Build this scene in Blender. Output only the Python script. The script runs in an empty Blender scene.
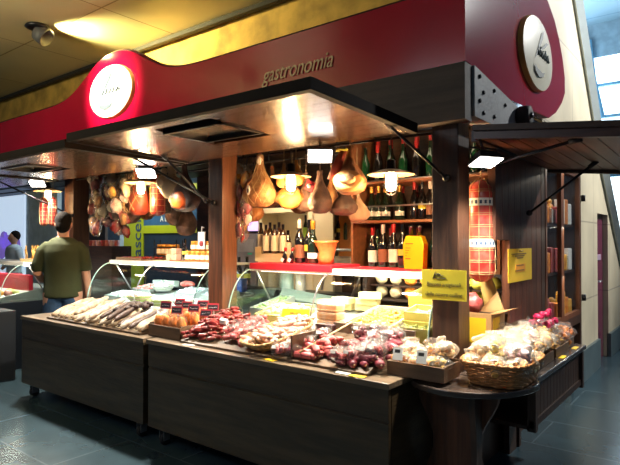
import bpy, bmesh, math, random
from mathutils import Vector, Matrix, Euler, noise
random.seed(11)
PI = math.pi
C = bpy.context.scene.collection
R_ = math.radians
# ------------------------------------------------------------------ camera
FOC, CX, CY, CH = 545.0, 310.0, 232.5, 1.5
YAW = R_(38.0); PIT = math.atan(7.5/545)
cd = bpy.data.cameras.new('camera'); cam = bpy.data.objects.new('camera', cd); C.objects.link(cam)
cam.location = (0, 0, CH); cam.rotation_euler = (PI/2+PIT, 0, YAW)
cd.sensor_width = 36; cd.lens = FOC/620*36; cd.clip_start = .05; cd.clip_end = 200
bpy.context.scene.camera = cam
FW = Vector((-math.sin(YAW)*math.cos(PIT), math.cos(YAW)*math.cos(PIT), math.sin(PIT)))
RT = Vector((math.cos(YAW), math.sin(YAW), 0)); UP = RT.cross(FW)
def at(px, py, ax, v):
    d = FW+RT*((px-CX)/FOC)+UP*((CY-py)/FOC); o = Vector((0, 0, CH)); i = 'XYZ'.index(ax)
    return o+d*((v-o[i])/d[i])
def depth(p): return (Vector(p)-Vector((0, 0, CH))).dot(FW)

# ------------------------------------------------------------------ materials
MATS = {}
def mat(name, col, rough=.5, metal=0, var=.25, vs=6, bump=0, bs=40, col2=None, emit=None, es=0, spec=.5, stretch=None, coat=0, sss=0):
    if name in MATS: return MATS[name]
    m = bpy.data.materials.new(name); m.use_nodes = True; nt = m.node_tree; N = nt.nodes; L = nt.links
    b = N['Principled BSDF']
    b.inputs['Roughness'].default_value = rough; b.inputs['Metallic'].default_value = metal
    b.inputs['Specular IOR Level'].default_value = spec
    if coat: b.inputs['Coat Weight'].default_value = coat; b.inputs['Coat Roughness'].default_value = .08
    tc = N.new('ShaderNodeTexCoord'); mp = N.new('ShaderNodeMapping'); L.new(tc.outputs['Object'], mp.inputs['Vector'])
    if stretch: mp.inputs['Scale'].default_value = stretch
    nz = N.new('ShaderNodeTexNoise'); nz.inputs['Scale'].default_value = vs; nz.inputs['Detail'].default_value = 5
    L.new(mp.outputs[0], nz.inputs['Vector'])
    cr = N.new('ShaderNodeValToRGB'); cr.color_ramp.elements[0].position = .35; cr.color_ramp.elements[1].position = .65
    c2 = col2 or tuple(c*(1-var) for c in col)
    cr.color_ramp.elements[0].color = (*c2, 1); cr.color_ramp.elements[1].color = (*col, 1)
    L.new(nz.outputs['Fac'], cr.inputs['Fac']); L.new(cr.outputs['Color'], b.inputs['Base Color'])
    if bump:
        n2 = N.new('ShaderNodeTexNoise'); n2.inputs['Scale'].default_value = bs; n2.inputs['Detail'].default_value = 3
        L.new(mp.outputs[0], n2.inputs['Vector'])
        bp = N.new('ShaderNodeBump'); bp.inputs['Strength'].default_value = bump; bp.inputs['Distance'].default_value = .01
        L.new(n2.outputs['Fac'], bp.inputs['Height']); L.new(bp.outputs['Normal'], b.inputs['Normal'])
    if emit: b.inputs['Emission Color'].default_value = (*emit, 1); b.inputs['Emission Strength'].default_value = es
    MATS[name] = m
    return m
def glassy(name, tint=(1, 1, 1), base=.06, film=0, filmcol=(1, 1, 1), rough=.03, bump=0, bs=30, gain=.6):
    """thin clear sheet: transparent + fresnel gloss (+ a little diffuse film)"""
    m = bpy.data.materials.new(name); m.use_nodes = True; nt = m.node_tree; N = nt.nodes; L = nt.links
    N.remove(N['Principled BSDF']); out = N['Material Output']
    tr = N.new('ShaderNodeBsdfTransparent'); tr.inputs['Color'].default_value = (*tint, 1)
    gl = N.new('ShaderNodeBsdfGlossy'); gl.inputs['Roughness'].default_value = rough
    lw = N.new('ShaderNodeLayerWeight'); lw.inputs['Blend'].default_value = .25
    ad = N.new('ShaderNodeMath'); ad.operation = 'MULTIPLY_ADD'; ad.inputs[1].default_value = gain; ad.inputs[2].default_value = base; ad.use_clamp = True
    L.new(lw.outputs['Fresnel'], ad.inputs[0])
    mx = N.new('ShaderNodeMixShader'); L.new(ad.outputs[0], mx.inputs[0]); L.new(tr.outputs[0], mx.inputs[1]); L.new(gl.outputs[0], mx.inputs[2])
    last = mx
    if film:
        df = N.new('ShaderNodeBsdfDiffuse'); df.inputs['Color'].default_value = (*filmcol, 1)
        m2 = N.new('ShaderNodeMixShader'); m2.inputs[0].default_value = film
        L.new(mx.outputs[0], m2.inputs[1]); L.new(df.outputs[0], m2.inputs[2]); last = m2
    if bump:
        tc = N.new('ShaderNodeTexCoord'); n2 = N.new('ShaderNodeTexNoise'); n2.inputs['Scale'].default_value = bs
        L.new(tc.outputs['Object'], n2.inputs['Vector'])
        bp = N.new('ShaderNodeBump'); bp.inputs['Strength'].default_value = bump; bp.inputs['Distance'].default_value = .02
        L.new(n2.outputs['Fac'], bp.inputs['Height']); L.new(bp.outputs['Normal'], gl.inputs['Normal']); L.new(bp.outputs['Normal'], lw.inputs['Normal'])
    L.new(last.outputs[0], out.inputs['Surface'])
    return m
def tiles(name, col, grout, sx, sy, rough, gap=.006, off=0, var=.85, bump=.3, nscale=3, metal=0, coat=0, rot=0):
    m = bpy.data.materials.new(name); m.use_nodes = True; nt = m.node_tree; N = nt.nodes; L = nt.links
    b = N['Principled BSDF']; b.inputs['Roughness'].default_value = rough; b.inputs['Metallic'].default_value = metal
    tc = N.new('ShaderNodeTexCoord'); mp = N.new('ShaderNodeMapping'); L.new(tc.outputs['Object'], mp.inputs['Vector'])
    mp.inputs['Rotation'].default_value = rot if rot else (0, 0, 0)
    br = N.new('ShaderNodeTexBrick'); br.offset = off; br.inputs['Scale'].default_value = 1
    br.inputs['Brick Width'].default_value = sx; br.inputs['Row Height'].default_value = sy; br.inputs['Mortar Size'].default_value = gap
    br.inputs['Color1'].default_value = (*col, 1); br.inputs['Color2'].default_value = (*[c*var for c in col], 1); br.inputs['Mortar'].default_value = (*grout, 1)
    L.new(mp.outputs[0], br.inputs['Vector'])
    nz = N.new('ShaderNodeTexNoise'); nz.inputs['Scale'].default_value = nscale; nz.inputs['Detail'].default_value = 6; L.new(mp.outputs[0], nz.inputs['Vector'])
    mx = N.new('ShaderNodeMix'); mx.data_type = 'RGBA'; mx.blend_type = 'MULTIPLY'; mx.inputs[0].default_value = .55
    L.new(br.outputs['Color'], mx.inputs[6]); L.new(nz.outputs['Fac'], mx.inputs[7]); L.new(mx.outputs[2], b.inputs['Base Color'])
    bp = N.new('ShaderNodeBump'); bp.inputs['Strength'].default_value = bump; bp.inputs['Distance'].default_value = .004; bp.invert = True
    L.new(br.outputs['Fac'], bp.inputs['Height']); L.new(bp.outputs['Normal'], b.inputs['Normal'])
    return m

wood_dark = mat('wood_dark', (.055, .024, .012), .45, var=.55, vs=3, stretch=(1.2, 14, 14), bump=.25, bs=9)
wood_darkv = mat('wood_dark_vertical', (.07, .030, .015), .45, var=.5, vs=3, stretch=(12, 12, 1), bump=.25, bs=9)
wood_post = mat('wood_post', (.16, .055, .022), .42, var=.5, vs=3, stretch=(12, 12, .9), bump=.25, bs=9)
wood_flap = mat('wood_flap', (.085, .036, .018), .26, var=.45, vs=3, stretch=(1, 14, 14), bump=.3, bs=8, coat=.3)
wood_cart = mat('wood_cart', (.075, .048, .022), .42, var=.5, vs=2.5, stretch=(1, 1, 9), bump=.3, bs=10)
wood_top = mat('wood_counter_top', (.2, .14, .085), .4, var=.4, vs=3, stretch=(1, 8, 8), bump=.15, bs=10)
wood_mid = mat('wood_mid', (.30, .12, .05), .45, var=.3, vs=3, stretch=(1, 8, 8))
wood_pale = mat('wood_pale', (.68, .50, .25), .55, var=.2, vs=4, stretch=(1, 8, 8))
wood_tray = mat('wood_tray', (.17, .10, .055), .5, var=.35, vs=4, stretch=(1, 8, 8), bump=.2)
beam_grey = mat('beam_grey', (.055, .036, .028), .55, var=.4, vs=3, stretch=(1, 10, 10), bump=.3)
beam_side = mat('beam_painted_grey', (.27, .29, .31), .5, var=.3, vs=5, bump=.2)
red_gloss = mat('red_lacquer', (.42, .002, .026), .15, var=.12, vs=3, coat=.35)
red_trim = mat('dark_red_trim', (.06, .003, .008), .3)
gold = mat('gold_paint', (.95, .66, .36), .6, spec=.2)
ochre = mat('ochre_plaster', (.72, .45, .08), .75, var=.45, vs=5, bump=.3, bs=14)
cream_mat = mat('cream_plaster', (.72, .66, .50), .7, var=.1)
disc_mat = mat('sign_disc_white', (.78, .74, .58), .35, var=.06)
disc_rim = mat('sign_disc_rim', (.75, .5, .12), .4)
ink = mat('black_ink', (.02, .02, .02), .6)
ink_grey = mat('grey_green_ink', (.10, .13, .13), .5)
metal_dk = mat('black_metal', (.03, .03, .035), .35, metal=.7)
steel = mat('brushed_steel', (.55, .56, .57), .28, metal=.9, var=.1)
steel_blue = mat('painted_steel', (.85, .92, .90), .45, metal=0, var=.1)
white_plastic = mat('white_plastic', (.82, .82, .78), .4, var=.04)
white_case = mat('white_case_rail', (.85, .83, .74), .35, var=.03, emit=(1, .95, .8), es=.0)
rubber = mat('black_rubber', (.015, .015, .015), .7)
paper_y = mat('yellow_card', (.80, .52, .01), .6, var=.08)
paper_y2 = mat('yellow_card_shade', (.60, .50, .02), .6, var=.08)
paper_w = mat('white_paper', (.85, .84, .78), .7, var=.04)
paper_o = mat('orange_print', (.85, .35, .02), .6, var=.1)
card = mat('brown_cardboard', (.42, .24, .09), .8, var=.15)
red_felt = mat('red_shelf_mat', (.62, .01, .025), .6, var=.1)
string_m = mat('string', (.55, .42, .25), .8, var=.2, vs=60)
glass = glassy('case_glass', (.93, .98, .96), .05)
glass_edge = mat('glass_edge', (.32, .48, .42), .1, var=.1, spec=.8)
glass_win = glassy('shop_window_glass', (.95, .97, .98), .02, gain=.22)
film = glassy('clear_film', (1, 1, 1), .03, film=.05, filmcol=(1, 1, .95), rough=.16, gain=.4, bump=.8, bs=35)
film_l = glassy('milky_film', (1, 1, 1), .03, film=.17, filmcol=(1, .90, .70), rough=.25, gain=.3, bump=.8, bs=30)
bulb_m = mat('lit_bulb', (1, .85, .6), .3, emit=(1, .78, .45), es=30)
flood_m = mat('lit_flood_panel', (1, .95, .9), .3, emit=(1, .93, .82), es=22)
tube_m = mat('lit_tube', (1, 1, 1), .3, emit=(1, .93, .78), es=7)
lamp_shade = mat('enamel_shade', (.75, .55, .33), .35, var=.1)
bottle_g = mat('dark_green_bottle_glass', (.01, .022, .012), .08, spec=.8, var=.2, coat=.5)
bottle_k = mat('black_bottle_glass', (.008, .007, .008), .08, spec=.8, coat=.5)
bottle_b = mat('brown_bottle_glass', (.06, .025, .008), .08, spec=.8, coat=.5)
bottle_lg = mat('green_bottle_glass', (.008, .06, .022), .08, spec=.8, coat=.5)
bottle_y = mat('yellow_bottle_glass', (.5, .42, .05), .1, spec=.8, coat=.5)
foil_red = mat('red_foil', (.45, .02, .02), .35)
foil_gold = mat('gold_foil', (.75, .38, .06), .3, metal=.5)
foil_white = mat('white_foil', (.75, .7, .65), .4)
label_cream = mat('cream_label', (.75, .68, .5), .6, var=.08)
label_white = mat('white_label', (.82, .80, .74), .6, var=.04)
label_brown = mat('brown_label', (.28, .10, .05), .6)
label_yel = mat('yellow_label', (.75, .65, .08), .6)
sal_flour = mat('floured_salami_skin', (.56, .46, .33), .85, var=.3, vs=22, col2=(.26, .16, .09), bump=.5, bs=40)
sal_flour2 = mat('grey_floured_salami_skin', (.60, .52, .42), .75, vs=16, col2=(.25, .16, .10), bump=.5, bs=40)
sal_dark = mat('dark_salami_skin', (.06, .03, .022), .5, vs=20, col2=(.02, .01, .008), bump=.5, bs=50)
sal_red = mat('red_salami_skin', (.30, .018, .012), .35, vs=30, col2=(.16, .006, .006), bump=.4, bs=60, coat=.25)
sal_pink = mat('pink_salami_skin', (.55, .13, .12), .4, vs=30, col2=(.38, .04, .04), bump=.4, bs=60, coat=.2)
sal_plum = mat('plum_salami_skin', (.30, .05, .07), .35, vs=28, col2=(.12, .015, .025), bump=.4, bs=60, coat=.3)
sal_pale = mat('pale_sausage_skin', (.80, .62, .5), .5, vs=30, col2=(.65, .32, .24), bump=.4, bs=60)
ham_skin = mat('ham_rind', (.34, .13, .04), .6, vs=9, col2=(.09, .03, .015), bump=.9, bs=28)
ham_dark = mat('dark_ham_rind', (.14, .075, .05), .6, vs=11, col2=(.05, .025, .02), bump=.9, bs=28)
ham_pale = mat('pale_ham_rind', (.50, .28, .11), .6, vs=9, col2=(.26, .10, .035), bump=.9, bs=28)
ham_red = mat('red_ham_flesh', (.40, .05, .015), .6, vs=10, col2=(.16, .015, .01), bump=.4, bs=25)
ham_fat = mat('ham_fat', (.48, .23, .055), .6, vs=8, col2=(.42, .15, .03), bump=.4, bs=25)
net_m = mat('netting', (.55, .34, .16), .8, var=.1)
mort_m = mat('mortadella_skin', (.50, .025, .018), .4, vs=16, col2=(.55, .10, .07), bump=.25, bs=30, coat=.2)
cheese_m = mat('cheese_rind', (.72, .58, .35), .5, var=.25, vs=6)
biscuit = mat('biscuit', (.80, .42, .10), .7, vs=25, col2=(.58, .24, .05), bump=.3, bs=60)
biscuit_w = mat('sugared_biscuit', (.82, .60, .33), .7, vs=25, col2=(.68, .36, .12), bump=.3, bs=60)
pasta_y = mat('yellow_crisp_pasta', (.86, .48, .06), .55, vs=25, col2=(.62, .26, .03), bump=.3)
pasta_o = mat('orange_pasta', (.85, .30, .02), .55, vs=30, col2=(.62, .14, .01), bump=.5, bs=60)
wicker = mat('wicker', (.55, .25, .08), .45, vs=40, col2=(.30, .12, .03), bump=.3, bs=80)
wicker_y = mat('pale_wicker', (.62, .38, .14), .55, vs=40, col2=(.36, .18, .05), bump=.3, bs=80)
meat_red = mat('fresh_red_meat', (.5, .07, .05), .35, vs=14, col2=(.7, .35, .3))
meat_pink = mat('sliced_pink_meat', (.75, .35, .32), .4, vs=18, col2=(.85, .68, .62))
olive_m = mat('green_olives', (.42, .45, .10), .35, var=.3, vs=30)
case_dark = mat('case_body_dark', (.010, .013, .018), .35, var=.2)
case_teal = mat('case_end_panel', (.17, .24, .21), .3, var=.1)
case_steel = mat('case_deck_steel', (.55, .6, .58), .3, metal=.6, var=.1)
blue_m = mat('blue_plastic', (.02, .10, .40), .4)
navy_m = mat('navy_panel', (.03, .07, .16), .5)
lift_y = mat('yellow_lift_panel', (.42, .46, .01), .45, var=.06)
purple_m = mat('purple_door_paint', (.16, .03, .07), .25, var=.1, coat=.3)
black_card = mat('black_price_card', (.03, .02, .03), .4)
red_card = mat('red_price_frame', (.55, .04, .06), .4)
skin_m = mat('skin', (.60, .30, .19), .5, var=.08, vs=10)
shirt_m = mat('olive_shirt_cloth', (.038, .044, .012), .9, var=.15, vs=10, bump=.3, bs=12)
jean_m = mat('denim', (.03, .07, .14), .85, var=.3, vs=30)
hair_m = mat('dark_hair', (.010, .008, .007), .95, spec=.1, bump=.6, bs=90)

# ------------------------------------------------------------------ mesh helper
class B:
    def __init__(s): s.v = []; s.f = []; s.sm = []
    def add(s, v, f, sm=False):
        n = len(s.v); s.v += [Vector(p) for p in v]; s.f += [tuple(i+n for i in q) for q in f]; s.sm += [sm]*len(f); return s
    def box(s, c, d, rot=None):
        v = [Vector((x*d[0]/2, y*d[1]/2, z*d[2]/2)) for x in (-1, 1) for y in (-1, 1) for z in (-1, 1)]
        if rot is not None:
            m = rot if isinstance(rot, Matrix) else Euler(rot).to_matrix()
            v = [m @ p for p in v]
        c = Vector(c)
        return s.add([p+c for p in v], [(0, 1, 3, 2), (4, 6, 7, 5), (0, 4, 5, 1), (2, 3, 7, 6), (0, 2, 6, 4), (1, 5, 7, 3)])
    def bx(s, x0, x1, y0, y1, z0, z1): return s.box(((x0+x1)/2, (y0+y1)/2, (z0+z1)/2), (abs(x1-x0), abs(y1-y0), abs(z1-z0)))
    def tube(s, pts, r, n=8, cap=True, closed=False, sm=True):
        pts = [Vector(p) for p in pts]; k = len(pts); rr = r if isinstance(r, (list, tuple)) else [r]*k
        v = []; f = []; prev = None
        for i, p in enumerate(pts):
            a = pts[(i-1) % k] if closed else pts[max(i-1, 0)]; b = pts[(i+1) % k] if closed else pts[min(i+1, k-1)]
            t = (b-a).normalized() if (b-a).length > 1e-9 else Vector((0, 0, 1))
            if prev is None:
                u = t.cross(Vector((0, 0, 1)));
                if u.length < .1: u = t.cross(Vector((1, 0, 0)))
                u.normalize()
            else:
                u = prev-t*prev.dot(t)
                u = u.normalized() if u.length > 1e-6 else t.orthogonal().normalized()
            prev = u; w = t.cross(u)
            v += [p+(u*math.cos(2*PI*j/n)+w*math.sin(2*PI*j/n))*rr[i] for j in range(n)]
        for i in range(k if closed else k-1):
            for j in range(n):
                a = i*n+j; b = i*n+(j+1) % n; c = ((i+1) % k)*n+(j+1) % n; d = ((i+1) % k)*n+j
                f.append((a, b, c, d))
        if cap and not closed: f.append(tuple(range(n-1, -1, -1))); f.append(tuple((k-1)*n+j for j in range(n)))
        return s.add(v, f, sm)
    def lathe(s, prof, n=16, c=(0, 0, 0), rot=None, sq=(1, 1), nz=0, ns=8, seed=0):
        v = []; f = []; c = Vector(c); m = (rot if isinstance(rot, Matrix) else Euler(rot).to_matrix()) if rot is not None else None
        for r, z in prof:
            for j in range(n):
                p = Vector((r*math.cos(2*PI*j/n)*sq[0], r*math.sin(2*PI*j/n)*sq[1], z))
                if nz: p += Vector((p.x, p.y, 0)).normalized()*nz*noise.noise(p*ns+Vector((seed, seed, seed))) if r > 1e-4 else Vector((0, 0, 0))
                if m: p = m @ p
                v.append(p+c)
        k = len(prof)
        for i in range(k-1):
            for j in range(n): f.append((i*n+j, i*n+(j+1) % n, (i+1)*n+(j+1) % n, (i+1)*n+j))
        f.append(tuple(range(n-1, -1, -1))); f.append(tuple((k-1)*n+j for j in range(n)))
        return s.add(v, f, True)
    def ell(s, c, r, rot=None, n=12, k=8, nz=0, ns=6, seed=0):
        m = (rot if isinstance(rot, Matrix) else Euler(rot).to_matrix()) if rot is not None else None
        v = []; f = []; c = Vector(c)
        for i in range(k+1):
            th = PI*i/k
            for j in range(n):
                ph = 2*PI*j/n; d = Vector((math.sin(th)*math.cos(ph), math.sin(th)*math.sin(ph), math.cos(th)))
                q = 1+(nz*noise.noise(d*ns*.4+Vector((seed*3.1, seed, -seed))) if nz else 0)
                p = Vector((d.x*r[0], d.y*r[1], d.z*r[2]))*q
                if m: p = m @ p
                v.append(p+c)
        for i in range(k):
            for j in range(n): f.append((i*n+j, (i+1)*n+j, (i+1)*n+(j+1) % n, i*n+(j+1) % n))
        return s.add(v, f, True)
    def prism(s, poly, plane, a, b, sm=False):
        """poly of 2D points; plane 'XZ' (extruded along Y), 'YZ' (along X), 'XY' (along Z)"""
        def P(p, t): return {'XZ': (p[0], t, p[1]), 'YZ': (t, p[0], p[1]), 'XY': (p[0], p[1], t)}[plane]
        n = len(poly); v = [P(p, a) for p in poly]+[P(p, b) for p in poly]
        f = [tuple(range(n)), tuple(range(2*n-1, n-1, -1))]+[(i, (i+1) % n, n+(i+1) % n, n+i) for i in range(n)]
        return s.add(v, f, sm)
    def grid(s, fn, nu, nv, sm=True):
        v = [fn(i/nu, j/nv) for i in range(nu+1) for j in range(nv+1)]
        f = [(i*(nv+1)+j, (i+1)*(nv+1)+j, (i+1)*(nv+1)+j+1, i*(nv+1)+j+1) for i in range(nu) for j in range(nv)]
        return s.add(v, f, sm)
    def out(s, name, m, parent=None, bevel=0, kind=None, label=None, recalc=True, sub=0):
        off = Vector((0, 0, 0)); q = parent
        while q: off += q.location; q = q.parent
        me = bpy.data.meshes.new(name); me.from_pydata([p-off for p in s.v], [], s.f); me.update()
        bm = bmesh.new(); bm.from_mesh(me); bmesh.ops.remove_doubles(bm, verts=bm.verts, dist=1e-6)
        if recalc: bmesh.ops.recalc_face_normals(bm, faces=bm.faces)
        bm.to_mesh(me); bm.free()
        if len(me.polygons) == len(s.sm): me.polygons.foreach_set('use_smooth', s.sm)
        else: me.polygons.foreach_set('use_smooth', [any(s.sm)]*len(me.polygons))
        me.materials.append(m)
        o = bpy.data.objects.new(name, me); C.objects.link(o)
        if parent: o.parent = parent
        if bevel:
            md = o.modifiers.new('bevel', 'BEVEL'); md.width = bevel; md.segments = 2; md.limit_method = 'ANGLE'
        if sub: md = o.modifiers.new('sub', 'SUBSURF'); md.levels = sub; md.render_levels = sub
        if kind: o['kind'] = kind
        if label: o['label'] = label
        return o
def tag(o, label, cat, group=None, kind=None):
    o['label'] = label; o['category'] = cat
    if group: o['group'] = group
    if kind: o['kind'] = kind
    return o
def thing(name, label, cat, loc=(0, 0, 0), group=None):
    o = bpy.data.objects.new(name, None); C.objects.link(o); o.location = loc; o.empty_display_size = .05
    return tag(o, label, cat, group)
def dup(root, loc=None, rot=None, label=None, group=None, scale=None, parent=None, mat_=None):
    c = root.copy(); C.objects.link(c)
    if parent: c.parent = parent
    for ch in list(root.children): dup(ch, parent=c)
    if loc is not None: c.location = loc
    if rot is not None: c.rotation_euler = rot
    if scale is not None: c.scale = (scale,)*3 if not isinstance(scale, (tuple, list)) else scale
    if label: c['label'] = label
    if group: c['group'] = group
    return c
def struct(b, name, m, **k):
    return b.out(name, m, kind='structure', **k)
def text(body, name, m, parent, loc, size, rot, shear=0, ext=.002, align='CENTER', bold=0, sx=1, label=None):
    cu = bpy.data.curves.new(name, 'FONT'); cu.body = body; cu.size = size; cu.shear = shear; cu.extrude = ext; cu.align_x = align; cu.align_y = 'CENTER'; cu.offset = bold
    t = bpy.data.objects.new(name, cu); C.objects.link(t)
    bpy.context.view_layer.update()
    me = bpy.data.meshes.new_from_object(t.evaluated_get(bpy.context.evaluated_depsgraph_get()))
    C.objects.unlink(t); bpy.data.objects.remove(t)
    me.materials.clear(); me.materials.append(m)
    mt = (rot if isinstance(rot, Matrix) else Euler(rot).to_matrix()).to_4x4()
    off = Vector((0, 0, 0)); q = parent
    while q: off += q.location; q = q.parent
    me.transform(Matrix.Translation(Vector(loc)-off) @ mt @ Matrix.Diagonal((sx, 1, 1, 1)))
    o = bpy.data.objects.new(name, me); C.objects.link(o); o.parent = parent
    if label: o['label'] = label
    return o
def light(kind, name, loc, power, col=(1, 1, 1), size=.1, aim=None, sy=None, spot=None, blend=.5):
    l = bpy.data.lights.new(name, kind); l.energy = power; l.color = col
    if kind == 'AREA':
        l.size = size
        if sy: l.shape = 'RECTANGLE'; l.size_y = sy
    else: l.shadow_soft_size = size
    if kind == 'SPOT' and spot: l.spot_size = R_(spot); l.spot_blend = blend
    o = bpy.data.objects.new(name, l); C.objects.link(o); o.location = loc
    if aim is not None: o.rotation_euler = (Vector(aim)-Vector(loc)).to_track_quat('-Z', 'Y').to_euler()
    return o
FRONT = Euler((PI/2, 0, 0)).to_matrix()                 # text reading in +X, facing -Y
RIGHT = Euler((PI/2, 0, PI/2)).to_matrix()              # text reading in +Y, facing +X

# ================================================================== THE SETTING
floor_m = tiles('slate_floor', (.060, .105, .13), (.10, .15, .18), 1.2, .6, .26, gap=.007, off=.5, var=.8, nscale=4)
struct(B().bx(-26, 12, -6, 16, -.1, 0), 'floor', floor_m)
ceil_m = tiles('ceiling_panel_grid', (.66, .60, .36), (.25, .2, .08), 1.5, .9, .38, gap=.008, off=0, var=.93, bump=.6, nscale=.8)
struct(B().bx(-26, 1.5, -4, 3.55, 3.6, 3.68), 'ceiling', ceil_m)
struct(B().bx(-26, 1.5, 3.50, 3.55, 3.56, 3.6), 'trim_1', mat('shadow_gap', (.02, .018, .012), .7))
struct(B().bx(-26, -1.25, 3.62, 3.86, 2.5, 3.95), 'wall_front', ochre)
hallceil = tiles('hall_ceiling_boards', (.60, .82, .95), (.35, .55, .7), 1.3, 1.3, .6, gap=.02, var=.95, nscale=.5)
struct(B().bx(-26, 12, 3.86, 14, 6.3, 6.4), 'ceiling_hall', hallceil)
# stone side wall whose far upper part is cut off on a slant
stone_m = tiles('stone_blocks', (.85, .74, .52), (.5, .42, .3), 1.0, .85, .55, gap=.008, off=.0, var=.93, nscale=2, rot=(0, PI/2, 0))
stone_m2 = stone_m
nodes = stone_m.node_tree.nodes
nodes['Mapping'].inputs['Rotation'].default_value = (R_(90), 0, R_(90)); nodes['Mapping'].vector_type = 'TEXTURE'
YX = -1.3
poly = [(5.82, 0), (7.22, 0), (7.22, 1.82), (7.9, 1.82), (7.9, 0), (14, 0), (14, 1.0), (8.95, 1.0), (8.82, 1.15), (7.48, 2.3), (6.81, 3.11), (6.06, 3.97), (4.9, 5.9), (4.9, 2.5), (5.82, 2.5)]
struct(B().prism(poly, 'YZ', YX-.35, YX), 'wall_right', stone_m)
struct(B().bx(YX-.02, YX+.03, 5.86, 7.22, 0, .33).bx(YX-.02, YX+.03, 7.9, 13.9, 0, .30), 'baseboard_right', mat('blue_grey_plinth', (.10, .14, .15), .4, var=.2))
dr = B().bx(YX-.12, YX-.06, 7.22, 7.9, 0, 1.82).out('door_1', purple_m, kind='structure')
B().tube([(YX-.05, 7.32, 1.0), (YX+.0, 7.32, 1.0), (YX+.0, 7.45, 1.0)], .012).out('door_handle', steel, dr)
B().bx(YX-.062, YX-.05, 7.40, 7.72, 1.25, 1.32).bx(YX-.062, YX-.05, 7.34, 7.44, .3, .5).out('door_sign', mat('door_plate', (.45, .32, .42), .5), dr)
# slanted steel columns along the cut
t = thing('slanted_column', 'grey slanted steel rib leaning over the stone wall at far right', 'column', (YX+.02, 8.9, 1.1))
B().tube([(YX+.03, 9.3, .75), (YX+.03, 8.72, 1.27), (YX+.03, 7.45, 2.36), (YX+.03, 6.78, 3.16), (YX+.03, 6.02, 4.05), (YX+.03, 4.8, 6.2)], .06, 4, sm=False).out('rib', steel_blue, t)
B().tube([(YX-.12, 9.5, .8), (YX-.12, 8.95, 1.32), (YX-.12, 7.7, 2.42), (YX-.12, 7.0, 3.24), (YX-.12, 6.2, 4.2)], .05, 4, sm=False).out('rib', white_plastic, t)
# far glazed wall
wf = mat('blue_window_frame', (.20, .45, .65), .4)
pane_m = mat('daylit_window_pane', (.8, .9, 1), .2, emit=(.72, .88, 1.0), es=4)
struct(B().bx(-26, 12, 13.4, 13.6, 5.55, 6.3).bx(-26, -12, 13.4, 13.6, 0, 5.55).bx(-1.35, 12, 13.4, 13.6, .3, 5.55).bx(-26, 12, 13.4, 13.6, 0, .3), 'wall_back', mat('hall_wall', (.32, .42, .5), .7))

wb = B()
for x in [-1.5-i*1.3 for i in range(0, 9)]: wb.bx(x-.035, x+.035, 13.3, 13.42, .3, 5.55)
for z in (1.2, 2.9, 4.2, 4.9): wb.bx(-12, -1.35, 13.3, 13.42, z-.03, z+.03)
win = wb.out('window_1', wf, kind='structure')
B().bx(-12, -1.35, 13.44, 13.48, .3, 5.55).out('pane', pane_m, win)
t = thing('diagonal_brace', 'blue diagonal steel brace in front of the far glazed wall', 'brace', (-2, 13.27, 3.0))
a = at(584, 35, 'Y', 13.27); b = at(603, 118, 'Y', 13.27)
B().tube([a, b], .045, 4, sm=False).out('bar', wf, t)
a2 = at(590, 40, 'Y', 13.27); b2 = at(597, 96, 'Y', 13.27)
B().tube([a2, b2], .03, 4, sm=False).out('bar', wf, t)

# ceiling spotlight
cs = at(38, 26, 'Z', 3.6)
t = thing('ceiling_spotlight', 'small grey cone spotlight on the yellow metal ceiling', 'spotlight', (cs.x, cs.y, 3.6))
B().lathe([(.11, 0), (.12, -.02), (.09, -.03), (.075, -.035)], 20, (cs.x, cs.y, 3.6)).out('rim', metal_dk, t)
B().lathe([(.04, 0), (.085, .02), (.095, .13), (.085, .13), (.06, .04)], 20, (cs.x-.03, cs.y, 3.56), rot=(R_(0), R_(125), R_(38))).out('cone', mat('spot_grey', (.12, .12, .12), .5), t)
ld = Vector((math.sin(R_(125))*math.cos(R_(38)), math.sin(R_(125))*math.sin(R_(38)), math.cos(R_(125))))
gl = at(72, 32, 'Z', 3.6)
light('SPOT', 'spot_lamp', Vector((cs.x+.08, cs.y+.06, 3.49)), 520, (1, .84, .35), .03, aim=Vector((gl.x+.25, gl.y+.2, 3.6)), spot=95, blend=1)
# fascia downlight (above the frame)
t = thing('ceiling_spotlight', 'ceiling spotlight above the red fascia aimed at the round sign', 'spotlight', (-4.75, .9, 3.6))
B().lathe([(.05, 0), (.08, -.04), (.085, -.15), (.07, -.15)], 20, (-4.75, .9, 3.6)).out('cone', metal_dk, t)
light('SPOT', 'sign_lamp', (-4.75, .95, 3.43), 1700, (1, .93, .8), .03, aim=(-4.65, 2.9, 2.93), spot=30, blend=1)

# ================================================================== KIOSK BUILDING
SX = -1.17
def planks_y(b, x0, x1, y0, y1, z0, z1, w=.1, slope=0):
    n = max(1, round((y1-y0)/w)); w = (y1-y0)/n
    for i in range(n): b.bx(x0, x1, y0+i*w+.002, y0+(i+1)*w-.002, z0, z1)
    return b
# fascia front
t = thing('red_signboard', 'long red lacquered fascia with a raised wave and gilt word gastronomia', 'fascia', (-5, 2.9, 2.49))
def topz(x): return 2.93+.345*math.exp(-abs((x+4.63)/.62)**2.4)
prof = [(-10, 2.49), (SX, 2.49)]+[(SX-(10+SX)*i/120, topz(SX-(10+SX)*i/120)) for i in range(121)]
B().prism(prof, 'XZ', 2.90, 2.96).out('board', red_gloss, t)
e = B()
pts = [(SX-(10+SX)*i/120, 2.93, topz(SX-(10+SX)*i/120)+.008) for i in range(121)]
e.tube(pts, .016, 6); e.out('edge_trim', red_trim, t)
p0 = at(261, 82, 'Y', 2.9); p1 = at(336, 63, 'Y', 2.9)
text('gastronomia', 'lettering', gold, t, ((p0.x+p1.x)/2, 2.892, 2.685), .155, FRONT, shear=.35, ext=.002, sx=(p1.x-p0.x)/.83, label='gilt italic word gastronomia')
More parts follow.
